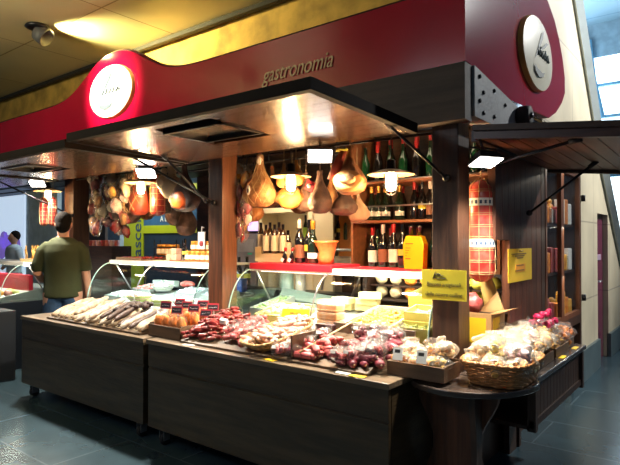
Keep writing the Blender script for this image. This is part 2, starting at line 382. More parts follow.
# fascia side
t = thing('red_signboard', 'maroon lacquered side fascia rising into a rounded end', 'fascia', (SX, 4.0, 2.45))
sp = [(2.96, 2.49), (3.67, 2.43), (4.6, 2.476), (4.82, 2.56), (5.02, 2.68), (5.13, 2.79), (5.13, 2.92), (5.06, 3.06), (4.95, 3.2), (4.8, 3.32), (4.6, 3.41), (4.4, 3.46), (4.2, 3.47), (4.0, 3.45), (3.8, 3.38), (3.6, 3.26), (3.4, 3.1), (3.2, 2.97), (3.05, 2.93), (2.96, 2.925)]
B().prism(sp, 'YZ', SX-.06, SX).out('board', red_gloss, t)
B().tube([(SX-.03, y, z+.006) for y, z in sp[3:]], .018, 6).out('edge_trim', red_trim, t)
B().bx(SX-.012, SX+.003, 2.885, 2.965, 2.49, 2.93).out('corner_strip', red_gloss, t)
# kiosk body behind the fascia
struct(B().bx(-10, SX-.1, 2.98, 5.3, 2.42, 2.47), 'ceiling_kiosk', wood_dark)
# round signs
def knife(b, place, s):
    b.add([place(*p) for p in [(-.30*s, -.32*s), (-.24*s, -.22*s), (.14*s, .50*s), (.30*s, .62*s), (.16*s, .38*s), (-.12*s, -.12*s)]], [(0, 1, 2, 3, 4, 5)])
    return b
def disc(name, label, c, ax, rx, rz):
    t = thing(name, label, 'sign', c)
    rot = Euler((PI/2, 0, 0)).to_matrix() if ax == 'Y' else Euler((0, PI/2, 0)).to_matrix()
    def P(u, v, d): return Vector((c[0]+u, c[1]-d, c[2]+v)) if ax == 'Y' else Vector((c[0]+d, c[1]+u, c[2]+v))
    def ring(r0, r1, d0, d1, m, nm):
        n = 48; b = B(); v = []; 
        K = 6
        for k in range(K+1):
            f = k/K; r = r0+(r1-r0)*f; d = d0+(d1-d0)*math.sin(f*PI/2)
            v += [P(rx*r*math.cos(2*PI*j/n), rz*r*math.sin(2*PI*j/n), d) for j in range(n)]
        fs = [(k*n+j, k*n+(j+1) % n, (k+1)*n+(j+1) % n, (k+1)*n+j) for k in range(K) for j in range(n)]
        fs.append(tuple(K*n+j for j in range(n)))
        return b.add(v, fs, True).out(nm, m, t)
    ring(1.0, .97, 0, .035, disc_rim, 'rim'); ring(.97, .3, .035, .05, disc_mat, 'face')
    b = B(); s = rz*1.0
    def Q(u, v): return P(u*rx*1.15, v*rz*1.0, .0535)
    b.add([Q(-.38, -.30), Q(-.32, -.18), Q(.02, .55), (Q(.16, .70)), Q(.10, .45), Q(-.18, -.05)], [(0, 1, 2, 3, 4, 5)])
    b.add([Q(-.2, -.02), Q(-.05, .1), Q(.3, .42), Q(.42, .44), Q(.2, .22)], [(0, 1, 2, 3, 4)])
    b.add([Q(-.38, -.42), Q(-.2, -.5), Q(.05, -.52), Q(.2, -.46), Q(.1, -.62), Q(-.15, -.7), Q(-.34, -.6)], [(0, 1, 2, 3, 4, 5, 6)])
    b.out('emblem', ink_grey, t, recalc=False, label='grey-green emblem of a knife over script and a small bar')
    # script strokes
    q = B()
    for i in range(5):
        u0 = -.22+i*.14
        q.tube([Q(u0, -.12), Q(u0+.05, .1+.06*(i % 2)), Q(u0+.09, -.1), Q(u0+.14, -.04)], .006, 4)
    q.out('script', ink_grey, t)
    return t
disc('round_sign', 'brightly lit white round sign on the wave of the front fascia', (-4.63, 2.9, 2.90), 'Y', .36, .25)
disc('round_sign', 'white round sign with knife emblem on the maroon side fascia', (SX, 4.2, 2.875), 'X', .385, .27)
# beams
t = thing('front_beam', 'dark grey wooden beam running under the red front fascia', 'beam', (-5, 2.9, 2.2))
B().bx(-10, SX, 2.885, 2.985, 2.17, 2.488).out('plank', beam_grey, t)
t = thing('side_beam', 'pale grey painted end beam with bolts below the maroon fascia', 'beam', (SX, 3.3, 2.2))
B().prism([(2.99, 2.2), (3.75, 2.2), (3.75, 2.40), (2.99, 2.488)], 'YZ', SX-.1, SX+.015).out('plank', beam_side, t)
for y, z in ((3.06, 2.44), (3.06, 2.3), (3.12, 2.36), (3.3, 2.41), (3.3, 2.25), (3.12, 2.24), (3.5, 2.36)):
    B().lathe([(.013, 0), (.013, .008), (.006, .012)], 8, (SX+.015, y, z), rot=(0, PI/2, 0)).out('bolt', metal_dk, t)
# roller + chain
t = thing('shutter_roller', 'black rubber roller at the end of the grey side beam', 'roller', (SX+.06, 3.72, 2.34))
B().lathe([(.03, -.04), (.065, -.04), (.07, -.02), (.07, .02), (.065, .04), (.03, .04)], 24, (SX+.06, 3.76, 2.33), rot=(0, PI/2, 0)).out('wheel', rubber, t)
B().lathe([(.02, -.06), (.02, .055)], 12, (SX+.06, 3.76, 2.33), rot=(0, PI/2, 0)).out('axle', metal_dk, t)
b = B(); A = Vector((SX+.08, 3.82, 2.35)); Z = Vector((-.45, 4.4, 2.12))
n = 34
for i in range(n):
    f = (i+.5)/n; p = A.lerp(Z, f)-Vector((0, 0, .05*4*f*(1-f))); d = (Z-A).normalized(); u = Vector((0, 0, 1)) if i % 2 else d.cross(Vector((0, 0, 1)))
    b.tube([p+d*.014*math.cos(a_)+u*.007*math.sin(a_) for a_ in [2*PI*k/8 for k in range(8)]], .0025, 4, closed=True)
tag(b.out('chain', metal_dk), 'thin dark chain from the roller down to the right awning flap', 'chain')
# posts
def post(x, label, y=2.985, m=wood_post, w=.165):
    t = thing('kiosk_post', label, 'post', (x, y+w/2, 0), 'posts along the kiosk front')
    B().bx(x-w/2, x+w/2, y, y+w, 0, 2.415).out('shaft', m, t, bevel=.006)
    B().bx(x-w/2-.01, x+w/2+.01, y-.01, y+w+.01, 0, .1).out('foot', wood_dark, t)
    return t
post(-1.335, 'dark wooden post carrying the yellow Biscotti sign', m=wood_darkv)
post(-3.30, 'reddish brown wooden post in the middle of the kiosk front')
post(at(77, 200, 'Y', 3.36).x, 'dark wooden post behind the man in the olive shirt', y=3.26, m=wood_darkv, w=.2)
# tag on middle post
c = at(202, 238, 'Y', 2.98)
t = thing('hanging_card', 'small white and pink card hanging on the middle post', 'card', (c.x, 2.98, c.z-.09))
B().bx(c.x-.04, c.x+.04, 2.972, 2.984, c.z-.09, c.z+.05).out('card', paper_w, t)
B().ell((c.x, 2.972, c.z-.045), (.028, .003, .025)).out('pink_print', sal_pink, t)
B().tube([(c.x, 2.975, c.z+.05), (c.x+.01, 2.972, c.z+.09), (c.x+.03, 2.975, c.z+.085)], .006, 6).out('hook', white_plastic, t)
# awning flaps (front)
def flap(x0, x1, z0, z1, label, slot=None, y0=1.9, y1=2.87):
    t = thing('awning_flap', label, 'awning', ((x0+x1)/2, y1, z0), 'raised front awning flaps')
    b = B(); n = 10; w = (y1-y0)/n
    def zz(y): return z1+(z0-z1)*(y-y0)/(y1-y0)
    def slab(xa, xb, ya, yb, za=-.035, zb=0):
        b.add([(x, y, zz(y)+z) for x in (xa, xb) for y in (ya, yb) for z in (za, zb)], [(0, 1, 3, 2), (4, 6, 7, 5), (0, 4, 5, 1), (2, 3, 7, 6), (0, 2, 6, 4), (1, 5, 7, 3)])
    for i in range(n):
        ya = y0+i*w+.002; yb = y0+(i+1)*w-.002
        if slot and ya > slot[2]-w and yb < slot[3]+w:
            slab(x0, slot[0], ya, yb); slab(slot[1], x1, ya, yb)
        else: slab(x0, x1, ya, yb)
    b.out('planks', wood_flap, t)
    f = B()
    f.add([(x, y, z) for x in (x0-.02, x1+.02) for y in (y0-.04, y0) for z in (z1-.045, z1+.012)], [(0, 1, 3, 2), (4, 6, 7, 5), (0, 4, 5, 1), (2, 3, 7, 6), (0, 2, 6, 4), (1, 5, 7, 3)])
    for x in (x0-.02, x1-.02):
        f.add([(xx, y, zz(y)+z) for xx in (x, x+.04) for y in (y0, y1) for z in (-.045, .012)], [(0, 1, 3, 2), (4, 6, 7, 5), (0, 4, 5, 1), (2, 3, 7, 6), (0, 2, 6, 4), (1, 5, 7, 3)])
    f.out('frame', mat('awning_edge', (.014, .009, .007), .75, var=.3, spec=.15), t)
    B().bx(x0+.05, x1-.05, y1-.02, y1+.012, z0-.03, z0+.01).out('hinge', metal_dk, t)
    top = B(); top.add([(x, y, zz(y)+z) for x in (x0, x1) for y in (y0, y1) for z in (.001, .01)], [(0, 1, 3, 2), (4, 6, 7, 5), (0, 4, 5, 1), (2, 3, 7, 6), (0, 2, 6, 4), (1, 5, 7, 3)])
    top.out('cover', MATS['awning_edge'], t)
    if slot:
        xa, xb, ya, yb = slot
        g = B()
        z = zz((ya+yb)/2)
        g.bx(xa, xa+.02, ya, yb, z-.045, z).bx(xb-.02, xb, ya, yb, z-.045, z).bx(xa, xb, ya, ya+.02, z-.045, z).bx(xa, xb, yb-.02, yb, z-.045, z)
        g.out('vent_frame', metal_dk, t)
        B().bx(xa+.02, xb-.02, ya+.02, yb-.02, z-.012, z-.002).out('vent_panel', mat('vent_mirror', (.6, .52, .4), .22, metal=.8, vs=9), t)
    return t
flap(-3.50, -1.47, 2.165, 2.20, 'nearest raised wooden awning flap, over the red sausages', slot=(-2.75, -2.24, 2.06, 2.42))
flap(-5.60, -3.56, 2.16, 2.165, 'raised wooden awning flap over the floured salami cart', slot=(-5.1, -4.6, 2.1, 2.4))
flap(-7.75, -5.68, 2.16, 2.17, 'farthest raised awning flap, above the man and left counter')
# right flap
t = thing('awning_flap', 'raised wooden side flap held out at the right of the kiosk', 'awning', (SX+.02, 3.7, 2.1), 'raised side awning flap')
def zf(x): return 2.10-.096*(x-SX)
b = B(); n = 11; ya, yb = 3.0, 4.46; xa, xb = SX+.02, -.05; w = (xb-xa)/n
for i in range(n):
    x0 = xa+i*w+.003; x1 = xa+(i+1)*w-.003
    b.add([(x, y, zf(x)+z-.02*(y-3)) for x in (x0, x1) for y in (ya, yb) for z in (-.02, .02)], [(0, 1, 3, 2), (4, 6, 7, 5), (0, 4, 5, 1), (2, 3, 7, 6), (0, 2, 6, 4), (1, 5, 7, 3)])
b.out('planks', mat('wood_side_flap', (.13, .045, .025), .4, var=.5, vs=3, stretch=(10, 1, 10), bump=.25, bs=9), t)
def edge(y0, y1, z0, z1):
    dz = -.02*(y0-3)
    return B().add([(x, y, zf(x)+z+dz) for x in (xa, xb) for y in (y0, y1) for z in (z0, z1)], [(0, 1, 3, 2), (4, 6, 7, 5), (0, 4, 5, 1), (2, 3, 7, 6), (0, 2, 6, 4), (1, 5, 7, 3)])
edge(2.955, 3.0, -.035, .045).out('frame_rail', mat('wood_edge', (.075, .032, .024), .35, var=.4, vs=4, stretch=(1, 9, 9)), t)
edge(4.46, 4.50, -.045, .045).out('frame_rail', wood_dark, t)
edge(2.935, 2.956, .01, .04).out('moulding', wood_dark, t)
B().bx(SX-.01, SX+.03, 3.0, 4.46, 2.06, 2.12).out('hinge', metal_dk, t)
# struts
def strut(a, b_, label):
    a = Vector(a); b_ = Vector(b_); d = (b_-a).normalized()
    t = thing('awning_strut', label, 'strut', b_, 'iron struts propping the awning flaps')
    B().tube([a, b_], .009, 8).out('rod', metal_dk, t)
    B().tube([a-d*.005+Vector((0, 0, .0)), a+d*.06], .016, 8).out('socket', metal_dk, t)
    B().ell(b_, (.022, .022, .022)).out('knuckle', metal_dk, t)
    return t
strut((-1.52, 2.6, 2.16), (-1.32, 2.97, 1.86), 'iron strut from the nearest front flap to the right post')
strut((-3.60, 2.35, 2.155), (-3.30, 2.965, 1.80), 'long iron strut reaching the middle post')
strut((-3.42, 2.55, 2.155), (-3.39, 2.965, 1.82), 'shorter iron strut bolted to the middle post')
strut((-6.15, 2.45, 2.15), (-5.98, 3.235, 1.78), 'iron strut above the head of the man')
r2 = at(594, 178, 'Z', 2.03); 
strut((-.72, 4.0, 2.02), (SX+.03, 3.96, 1.69), 'iron strut from the side flap down to the plank wall')
strut((-.62, 3.05, 2.02), (SX+.02, 3.1, 1.92), 'thin iron strut under the near edge of the side flap')

# side plank wall, lower base, counter
def vplanks(b, y0, y1, z0, z1, x0, x1, w=.13):
    n = max(1, round((y1-y0)/w)); w = (y1-y0)/n
    for i in range(n): b.bx(x0, x1, y0+i*w+.002, y0+(i+1)*w-.002, z0, z1)
b = B(); vplanks(b, 3.36, 4.36, 1.5, 2.06, SX-.05, SX); vplanks(b, 3.62, 4.36, .76, 1.5, SX-.05, SX)
struct(b, 'wall_side', mat('wood_side_planks', (.13, .045, .022), .4, var=.5, vs=3, stretch=(9, 9, .9), bump=.3, bs=9))
struct(B().bx(-1.42, -1.34, 3.2, 4.36, 0, .72).bx(-1.42, -1.34, 4.36, 5.78, 0, .5), 'wall_side_base', wood_darkv)
struct(B().bx(-2.5, -1.25, 4.07, 4.11, 0, 2.4), 'wall_kiosk_right', wood_dark)
struct(B().bx(-6.2, -2.45, 5.25, 5.3, 0, 2.42), 'wall_kiosk_back', wood_dark)
struct(B().bx(-9.6, -8.6, 5.25, 5.3, 0, 2.42), 'wall_kiosk_left', wood_dark)

# glazed side cabinet
t = thing('display_cabinet', 'tall dark wooden cabinet with glass doors beside the plank wall', 'cabinet', (-1.35, 5.0, 0))
y0, y1, z0, z1 = 4.37, 5.72, .55, 2.16
b = B().bx(-1.75, -1.70, y0, y1, z0, z1).bx(-1.7, SX, y0, y0+.1, .5, z1).bx(-1.7, SX, y1-.05, y1, .5, z1).bx(-1.7, SX-.02, y0+.1, y1-.05, z1-.03, z1).bx(-1.7, SX, y0+.1, y1-.05, .72, .80)
b.bx(-1.7, -1.215, y0+.1, y1-.05, 1.2, 1.22).bx(-1.7, -1.215, y0+.1, y1-.05, 1.62, 1.64)
b.out('carcass', wood_darkv, t)
B().bx(-1.70, -1.68, y0+.1, y1-.05, .8, 2.13).out('backboard', mat('warm_back', (.35, .12, .06), .6), t)
ym = 5.0
for (a_, b2_) in ((y0+.1, ym), (ym, y1-.05)):
    d = B(); s_ = .045
    d.bx(SX-.03, SX+.005, a_, a_+s_, .8, 2.13).bx(SX-.03, SX+.005, b2_-s_, b2_, .8, 2.13).bx(SX-.03, SX+.005, a_+s_, b2_-s_, .8, .8+s_).bx(SX-.03, SX+.005, a_+s_, b2_-s_, 2.13-s_, 2.13)
    dd = d.out('door', wood_post, t)
    B().bx(SX-.018, SX-.012, a_+s_, b2_-s_, .8+s_, 2.13-s_).out('pane', glass_win, dd)
for z in (.95, 1.9): B().lathe([(.02, -.03), (.02, .03)], 8, (SX+.02, y1+.005, z)).out('hinge', metal_dk, t)
B().bx(SX-.04, SX+.02, y0+.1, y1+.02, 2.16, 2.28).out('header', mat('pale_blue_header', (.45, .62, .75), .4), t)
b = B()
for i in range(22): b.bx(SX+.02, SX+.024, 4.55+i*.05, 4.58+i*.05, 2.19, 2.19+.02+.03*random.random())
b.out('header_print', navy_m, t)
for z_ in (1.19, 1.61, 2.11): light('AREA', 'cabinet_fill', (-1.208, 5.05, z_), 5, (1, .88, .7), .012, aim=(-1.25, 5.05, 0), sy=1.1)  # added light under each shelf to brighten the goods, no fixture
for (y, z, m_, h, lab, nm) in ((4.62, 1.64, pasta_y, .22, 'orange bag of pasta on the top shelf of the glazed cabinet', 'bag'), (4.82, 1.64, pasta_o, .2, 'deep orange packet on the top shelf of the glazed cabinet', 'packet'), (5.3, 1.64, pasta_y, .22, 'orange packet behind the far door of the glazed cabinet', 'packet'),
        (4.7, 1.22, sal_pink, .16, 'pink parcel on the middle shelf of the glazed cabinet', 'parcel'), (4.88, 1.22, paper_w, .2, 'white parcel on the middle shelf of the glazed cabinet', 'parcel'), (5.35, 1.22, mat('violet', (.3, .2, .6), .5), .18, 'violet packet behind the far door of the cabinet', 'packet'),
        (4.72, .8, mat('aqua', (.2, .65, .6), .4), .22, 'aqua green box low in the glazed cabinet', 'box'), (4.9, .8, olive_m, .18, 'green leafy bunch low in the glazed cabinet', 'bag'), (5.4, .8, pasta_y, .14, 'yellow bag low behind the far cabinet door', 'bag')):
    b = B()
    if nm == 'box' or nm == 'parcel': b.box((-1.36, y, z+h/2), (.12, .14, h)); b.box((-1.298, y, z+h/2), (.006, .08, h*.5))
    else: b.ell((-1.36, y, z+h*.48), (.06, .075, h*.48), nz=.25, seed=y); b.ell((-1.36, y, z+h*.98), (.03, .05, .03), nz=.3, seed=y+1)
    tag(b.out('packet' if nm != 'box' else 'box', m_, bevel=.004 if nm in ('box', 'parcel') else 0), lab, nm)

rd = random.Random(44)
for zi, z in enumerate((.8, 1.22, 1.64)):
    for i in range(9):
        y = 4.53+.125*i+rd.uniform(-.02, .02); h = rd.uniform(.12, .24); k = rd.randrange(4)
        m_ = [pasta_y, pasta_o, sal_pink, paper_w][k]; nm_ = ['yellow', 'orange', 'pink', 'white'][k]; sh = ['low', 'middle', 'top'][zi]
        tag(B().box((-1.255, y, z+h/2+.001), (.06, .10, h), rot=(0, 0, rd.uniform(-.15, .15))).out('packet', m_, bevel=.01), '%s packet close behind the glass on the %s shelf of the glazed cabinet' % (nm_, sh), 'packet', '%s packets at the back of the %s cabinet shelf' % (nm_, sh))
# side counter
t = thing('side_counter', 'narrow dark wooden side counter along the plank wall, at knee rail', 'counter', (-1.0, 3.7, .47))
t['label'] = 'dark wooden side counter holding biscuit trays below the glazed cabinet'
B().bx(-1.335, -.85, 3.1, 4.3, .72, .75).out('top', mat('wood_side_top', (.09, .07, .06), .22, var=.3, vs=4, stretch=(9, 1, 9), coat=.4), t, bevel=.005)
b = B(); n = 16
for i in range(n): b.bx(-.895, -.885, 3.12+i*.073, 3.12+(i+1)*.073-.005, .50, .70)
b.out('beadboard', wood_darkv, t)
B().bx(-.90, -.875, 3.1, 4.3, .47, .51).bx(-.90, -.875, 3.1, 4.3, .69, .72).bx(-1.33, -.9, 3.1, 4.3, .46, .48).out('rail', wood_darkv, t)
for y in (3.12, 4.27): B().bx(-.91, -.865, y-.02, y+.02, .45, .72).out('stile', wood_darkv, t)
for y in (3.3, 4.2): B().bx(-1.33, -.93, y-.02, y+.02, .40, .46).out('bracket', wood_darkv, t)

# round-ended table
t = thing('corner_table', 'dark round-ended table on a curvy pedestal at the near corner', 'table', (-1.17, 2.9, 0))
cx0, cy0, rx0, ry0 = -1.17, 2.98, .36, .42
pl = [(cx0+rx0*math.cos(a_), cy0+ry0*math.sin(a_)) for a_ in [-PI*i/30 for i in range(31)]]
pl = [(max(x, -1.375), y) for x, y in pl]
q = []
for p in pl+[(-1.375, 2.965), (-1.235, 2.965), (-1.235, 3.09), (-.85, 3.09)]:
    if not q or (Vector(p)-Vector(q[-1])).length > .004: q.append(p)
# keep clear of the right post
B().prism(q, 'XY', .72, .752).out('top', mat('wood_round_top', (.07, .05, .04), .2, var=.3, vs=4, coat=.5), t, bevel=.006)
def lyre(w0, w1, w2, z0=.0, z1=.72):
    pts = []
    for i in range(25):
        f = i/24; z = z1+(z0-z1)*f
        w = w1+(w0-w1)*(.5+.5*math.cos(min(f/.42, 1)*PI)) if f < .42 else w1+(w2-w1)*(.5-.5*math.cos((f-.42)/.58*PI))
        pts.append((w, z))
    return pts
ly = lyre(.235, .125, .26)
B().prism([(-1.19+w_, z) for w_, z in ly]+[(-1.19-w_, z) for w_, z in reversed(ly)], 'XZ', 2.78, 2.82).out('pedestal_board', wood_post, t)
ly = lyre(.11, .08, .17)
B().prism([(2.74+w_*.0-.0-w_+.04, z) for w_, z in ly]+[(2.775, z) for w_, z in reversed(ly)], 'YZ', -1.07, -1.04).out('pedestal_fin', wood_darkv, t)
# ================================================================== CARTS
def cart(x0, x1, label):
    t = thing('display_cart', label, 'cart', ((x0+x1)/2, 2.68, 0), 'wheeled wooden display carts')
    y0, y1 = 2.44, 2.94
    b = B()
    b.bx(x0+.01, x1-.01, y0, y0+.03, .13, .56).bx(x0+.01, x1-.01, y0+.006, y0+.03, .56, .575).bx(x0+.01, x1-.01, y0, y0+.03, .575, .735)
    b.bx(x0+.01, x0+.035, y0+.03, y1, .13, .735).bx(x1-.035, x1-.01, y0+.03, y1, .13, .735).bx(x0+.035, x1-.035, y1-.025, y1, .13, .735).bx(x0+.035, x1-.035, y0+.03, y1-.025, .13, .15)
    b.out('body', wood_cart, t, bevel=.003)
    B().bx(x0, x1, y0-.012, y1+.01, .737, .77).out('top', wood_top, t, bevel=.004)
    for x in (x0+.12, x1-.12):
        for y in (y0+.06, y1-.06):
            c_ = B().bx(x-.03, x+.03, y-.03, y+.03, .115, .13).bx(x-.028, x-.022, y-.02, y+.035, .04, .115).bx(x+.022, x+.028, y-.02, y+.035, .04, .115).out('caster', steel, t)
            B().lathe([(.012, -.016), (.042, -.016), (.046, -.01), (.046, .01), (.042, .016), (.012, .016)], 18, (x, y+.012, .046), rot=(0, PI/2, 0)).out('wheel', rubber, c_)
    return t
cart(-5.44, -3.47, 'dark wooden cart on castors carrying the long floured salamis')
cart(-3.43, -1.39, 'dark wooden cart on castors carrying the red sausages, nearest the camera')
def ramp(x0, x1, label):
    pr = [(2.49, .772), (2.93, .772), (2.93, .90), (2.49, .785)]
    o = B().prism(pr, 'YZ', x0, x1).out('display_ramp', mat('wood_ramp', (.14, .09, .05), .5, var=.3, vs=4), None)
    return tag(o, label, 'shelf')
ramp(-5.05, -3.60, 'low sloping board under the floured salamis')
ramp(-3.12, -1.56, 'low sloping board under the red sausages and baskets')
def rz(y): return .785+max(0, min(1, (y-2.49)/.44))*.115
# ================================================================== SERVE-OVER CASES
def case(x0, x1, divs, label, yb=2.99, zb=.80, yt=3.3, zt=1.27, back=3.85, light_p=14, lab2='', deckmat=case_steel, lightcol=(1, .96, .85)):
    t = thing('serve_over_case', label, 'display case', ((x0+x1)/2, 3.4, 0))
    B().bx(x0, x1, yb, back, 0, zb).out('base', case_dark, t, bevel=.006)
    B().bx(x0+.02, x1-.02, yb+.03, back-.02, zb, zb+.02).out('deck', deckmat, t)
    B().prism([(yb+.035, zb+.021), (yb+.63, zb+.021), (yb+.63, zb+.165), (yb+.035, zb+.06)], 'YZ', x0+.03, x1-.03).out('sloped_deck', deckmat, t)
    B().bx(x0-.01, x1+.01, yt-.02, back-.15, zt, zt+.018).out('top_shelf', white_case, t)
    B().bx(x0-.01, x1+.01, yt-.045, yt-.02, zt-.022, zt+.02).out('front_rail', white_case, t)
    B().bx(x0, x1, back-.03, back, zb, zb+.14).out('rear_ledge', steel, t)
    B().bx(x0+.05, x1-.05, yt+.03, yt+.055, zt-.03, zt-.005).out('light_tube', tube_m, t)
    def prof(f):   # curved glass profile
        a_ = f*PI/2
        return (yb+.005+(yt-.03-yb)*(1-math.cos(a_)), zb+.01+(zt-.02-zb)*math.sin(a_))
    xs = [x0]+divs+[x1]
    for xa_, xb_ in zip(xs[:-1], xs[1:]):
        B().grid(lambda u, v: Vector((xa_+.008+(xb_-xa_-.016)*u, *prof(v))), 1, 14).out('curved_glass', glass, t)
    for x in xs:
        B().tube([(x, *prof(i/14)) for i in range(15)], .006, 6).out('glass_edge', glass_edge if x != divs[0] else steel, t)
    for x in (x0, x1):
        pg = [prof(i/10) for i in range(11)]+[(back-.15, zt), (back-.15, zb)]
        B().prism(pg, 'YZ', x-.004, x+.004).out('end_glass', glass, t)
        B().tube([(x, yt+.01, zt), (x, back-.25, zb+.03)], .008, 6).out('stay', steel, t)
    light('AREA', 'case_light', ((x0+x1)/2, yt+.04, zt-.045), light_p, lightcol, x1-x0-.1, aim=((x0+x1)/2, yt+.05, 0), sy=.03)
    return t
case(-3.17, -1.45, [-2.35], 'curved glass food case behind the red sausages, red mat on top', light_p=20)
case(-5.24, -3.60, [-4.44], 'curved glass food case behind the floured salamis, jars on top', light_p=20, lightcol=(.85, .97, 1))
case(-9.2, -6.57, [-7.6], 'curved glass counter at the far left, beside the man', yb=2.70, zb=.78, yt=3.0, zt=1.22, back=3.5, light_p=18)
tag(B().bx(-9.2, -6.1, 2.5, 2.68, 0, .745).out('counter_skirt', mat('near_black_panel', (.004, .006, .010), .6), bevel=.006), 'near-black counter front at the far left edge', 'counter')
# shelf mat on top of case
o = B().bx(-3.16, -2.33, 3.25, 3.62, 1.29, 1.312).bx(-3.16, -2.33, 3.235, 3.25, 1.262, 1.312).out('shelf_mat', red_felt, bevel=.004)
tag(o, 'red mat lying on the near glass case under the bottles', 'mat')
ZT = 1.29
# ================================================================== LAMPS
def pendant_proto():
    t = thing('pendant_lamp', 'x', 'lamp', (0, 0, 0), 'lit pendant lamps with wide shades')
    B().tube([(0, 0, .10), (0, 0, .45)], .004, 6).out('cord', metal_dk, t)
    B().lathe([(.012, .11), (.03, .10), (.032, .04), (.04, .03)], 16).out('socket', metal_dk, t)
    B().lathe([(.03, .045), (.06, .04), (.15, .012), (.155, .008), (.15, .006), (.06, .030), (.03, .035)], 28).out('shade', lamp_shade, t)
    bl = B().lathe([(.02, .03), (.034, 0), (.036, -.06), (.028, -.09), (.008, -.10)], 14).out('bulb', bulb_m, t)
    c = B()
    for k in range(6):
        a_ = k*PI/3; ca, sa = math.cos(a_), math.sin(a_)
        c.tube([(.05*ca, .05*sa, .01), (.052*ca, .052*sa, -.07), (.03*ca, .03*sa, -.115), (0, 0, -.125)], .0025, 4)
    c.tube([(.052*math.cos(k*PI/8), .052*math.sin(k*PI/8), -.06) for k in range(16)], .0025, 4, closed=True)
    c.out('cage', metal_dk, t)
    return t
pp = pendant_proto()
for i, (px, py, Y, lab) in enumerate([(391, 176, 3.12, 'lit pendant lamp in front of the wine rack'), (291, 178, 3.12, 'lit pendant lamp in front of the middle ham'), (141, 184, 3.12, 'lit pendant lamp left of the middle post'), (48, 192, 3.05, 'lit pendant lamp above the head of the man')]):
    p = at(px, py, 'Y', Y); o = pp if i == 0 else dup(pp, p, label=lab); o.location = p; o['label'] = lab
    zc = p.z+.42
    for ch in o.children:
        if ch.name.startswith('cord') and i: pass
    light('POINT', 'pendant_light', p+Vector((0, -.02, -.17)), 30, (1, .62, .28), .05)
def flood_proto():
    t = thing('floodlight', 'x', 'lamp', (0, 0, 0), 'square floodlights under the awnings')
    B().add([(-.085, -.06, -.0), (.085, -.06, 0), (.085, .06, 0), (-.085, .06, 0), (-.05, -.035, .055), (.05, -.035, .055), (.05, .035, .055), (-.05, .035, .055)],
            [(0, 1, 2, 3), (4, 5, 6, 7), (0, 1, 5, 4), (1, 2, 6, 5), (2, 3, 7, 6), (3, 0, 4, 7)]).out('housing', metal_dk, t)
    B().bx(-.075, .075, -.052, .052, -.006, -.001).out('lit_panel', flood_m, t)
    B().tube([(-.09, 0, .02), (-.09, 0, .085), (.09, 0, .085), (.09, 0, .02)], .006, 6).out('bracket', metal_dk, t)
    B().tube([(0, 0, .08), (0, .0, .15)], .008, 6).out('stem', metal_dk, t)
    return t
fp = flood_proto()
for i, (px, py, ax, v, rx, lab) in enumerate([(320, 156, 'Y', 2.8, -38, 'bright square floodlight left of the big ham'), (146, 173, 'Y', 2.8, -38, 'bright square floodlight left of the middle post'), (486, 162, 'X', -1.08, -20, 'bright floodlight over the netted mortadella'), (37, 183, 'Y', 2.8, -38, 'bright floodlight at the far left beside the hanging salamis')]):
    p = at(px, py, ax, v); o = fp if i == 0 else dup(fp, label=lab)
    o.location = p; o['label'] = lab; rot = Euler((R_(rx), 0, R_(38 if i != 2 else 60))); o.rotation_euler = rot
    n_ = rot.to_matrix() @ Vector((0, 0, -1))
    if i == 2: light('SPOT', 'flood_light', p+n_*.03, 165, (1, .93, .82), .05, aim=p+Vector((.16, .25, -1)), spot=108, blend=.6)
    else: light('SPOT', 'flood_light', p+n_*.03, 250, (1, .93, .80), .06, aim=p+Vector((-.02, -.10, -1)), spot=132, blend=.5)
# iron rail carrying hooks
RY = 3.3
t = thing('hanging_rail', 'dark iron rail along the kiosk front from which hams hang', 'rail', (-5, RY, 2.2))
B().tube([(-8.5, RY, 2.2), (-1.3, RY, 2.2)], .01, 8).out('rail_bar', metal_dk, t)
for x in (-8, -5.5, -3.3, -1.45): B().tube([(x, RY, 2.2), (x, RY, 2.43)], .008, 6).out('hanger', metal_dk, t)
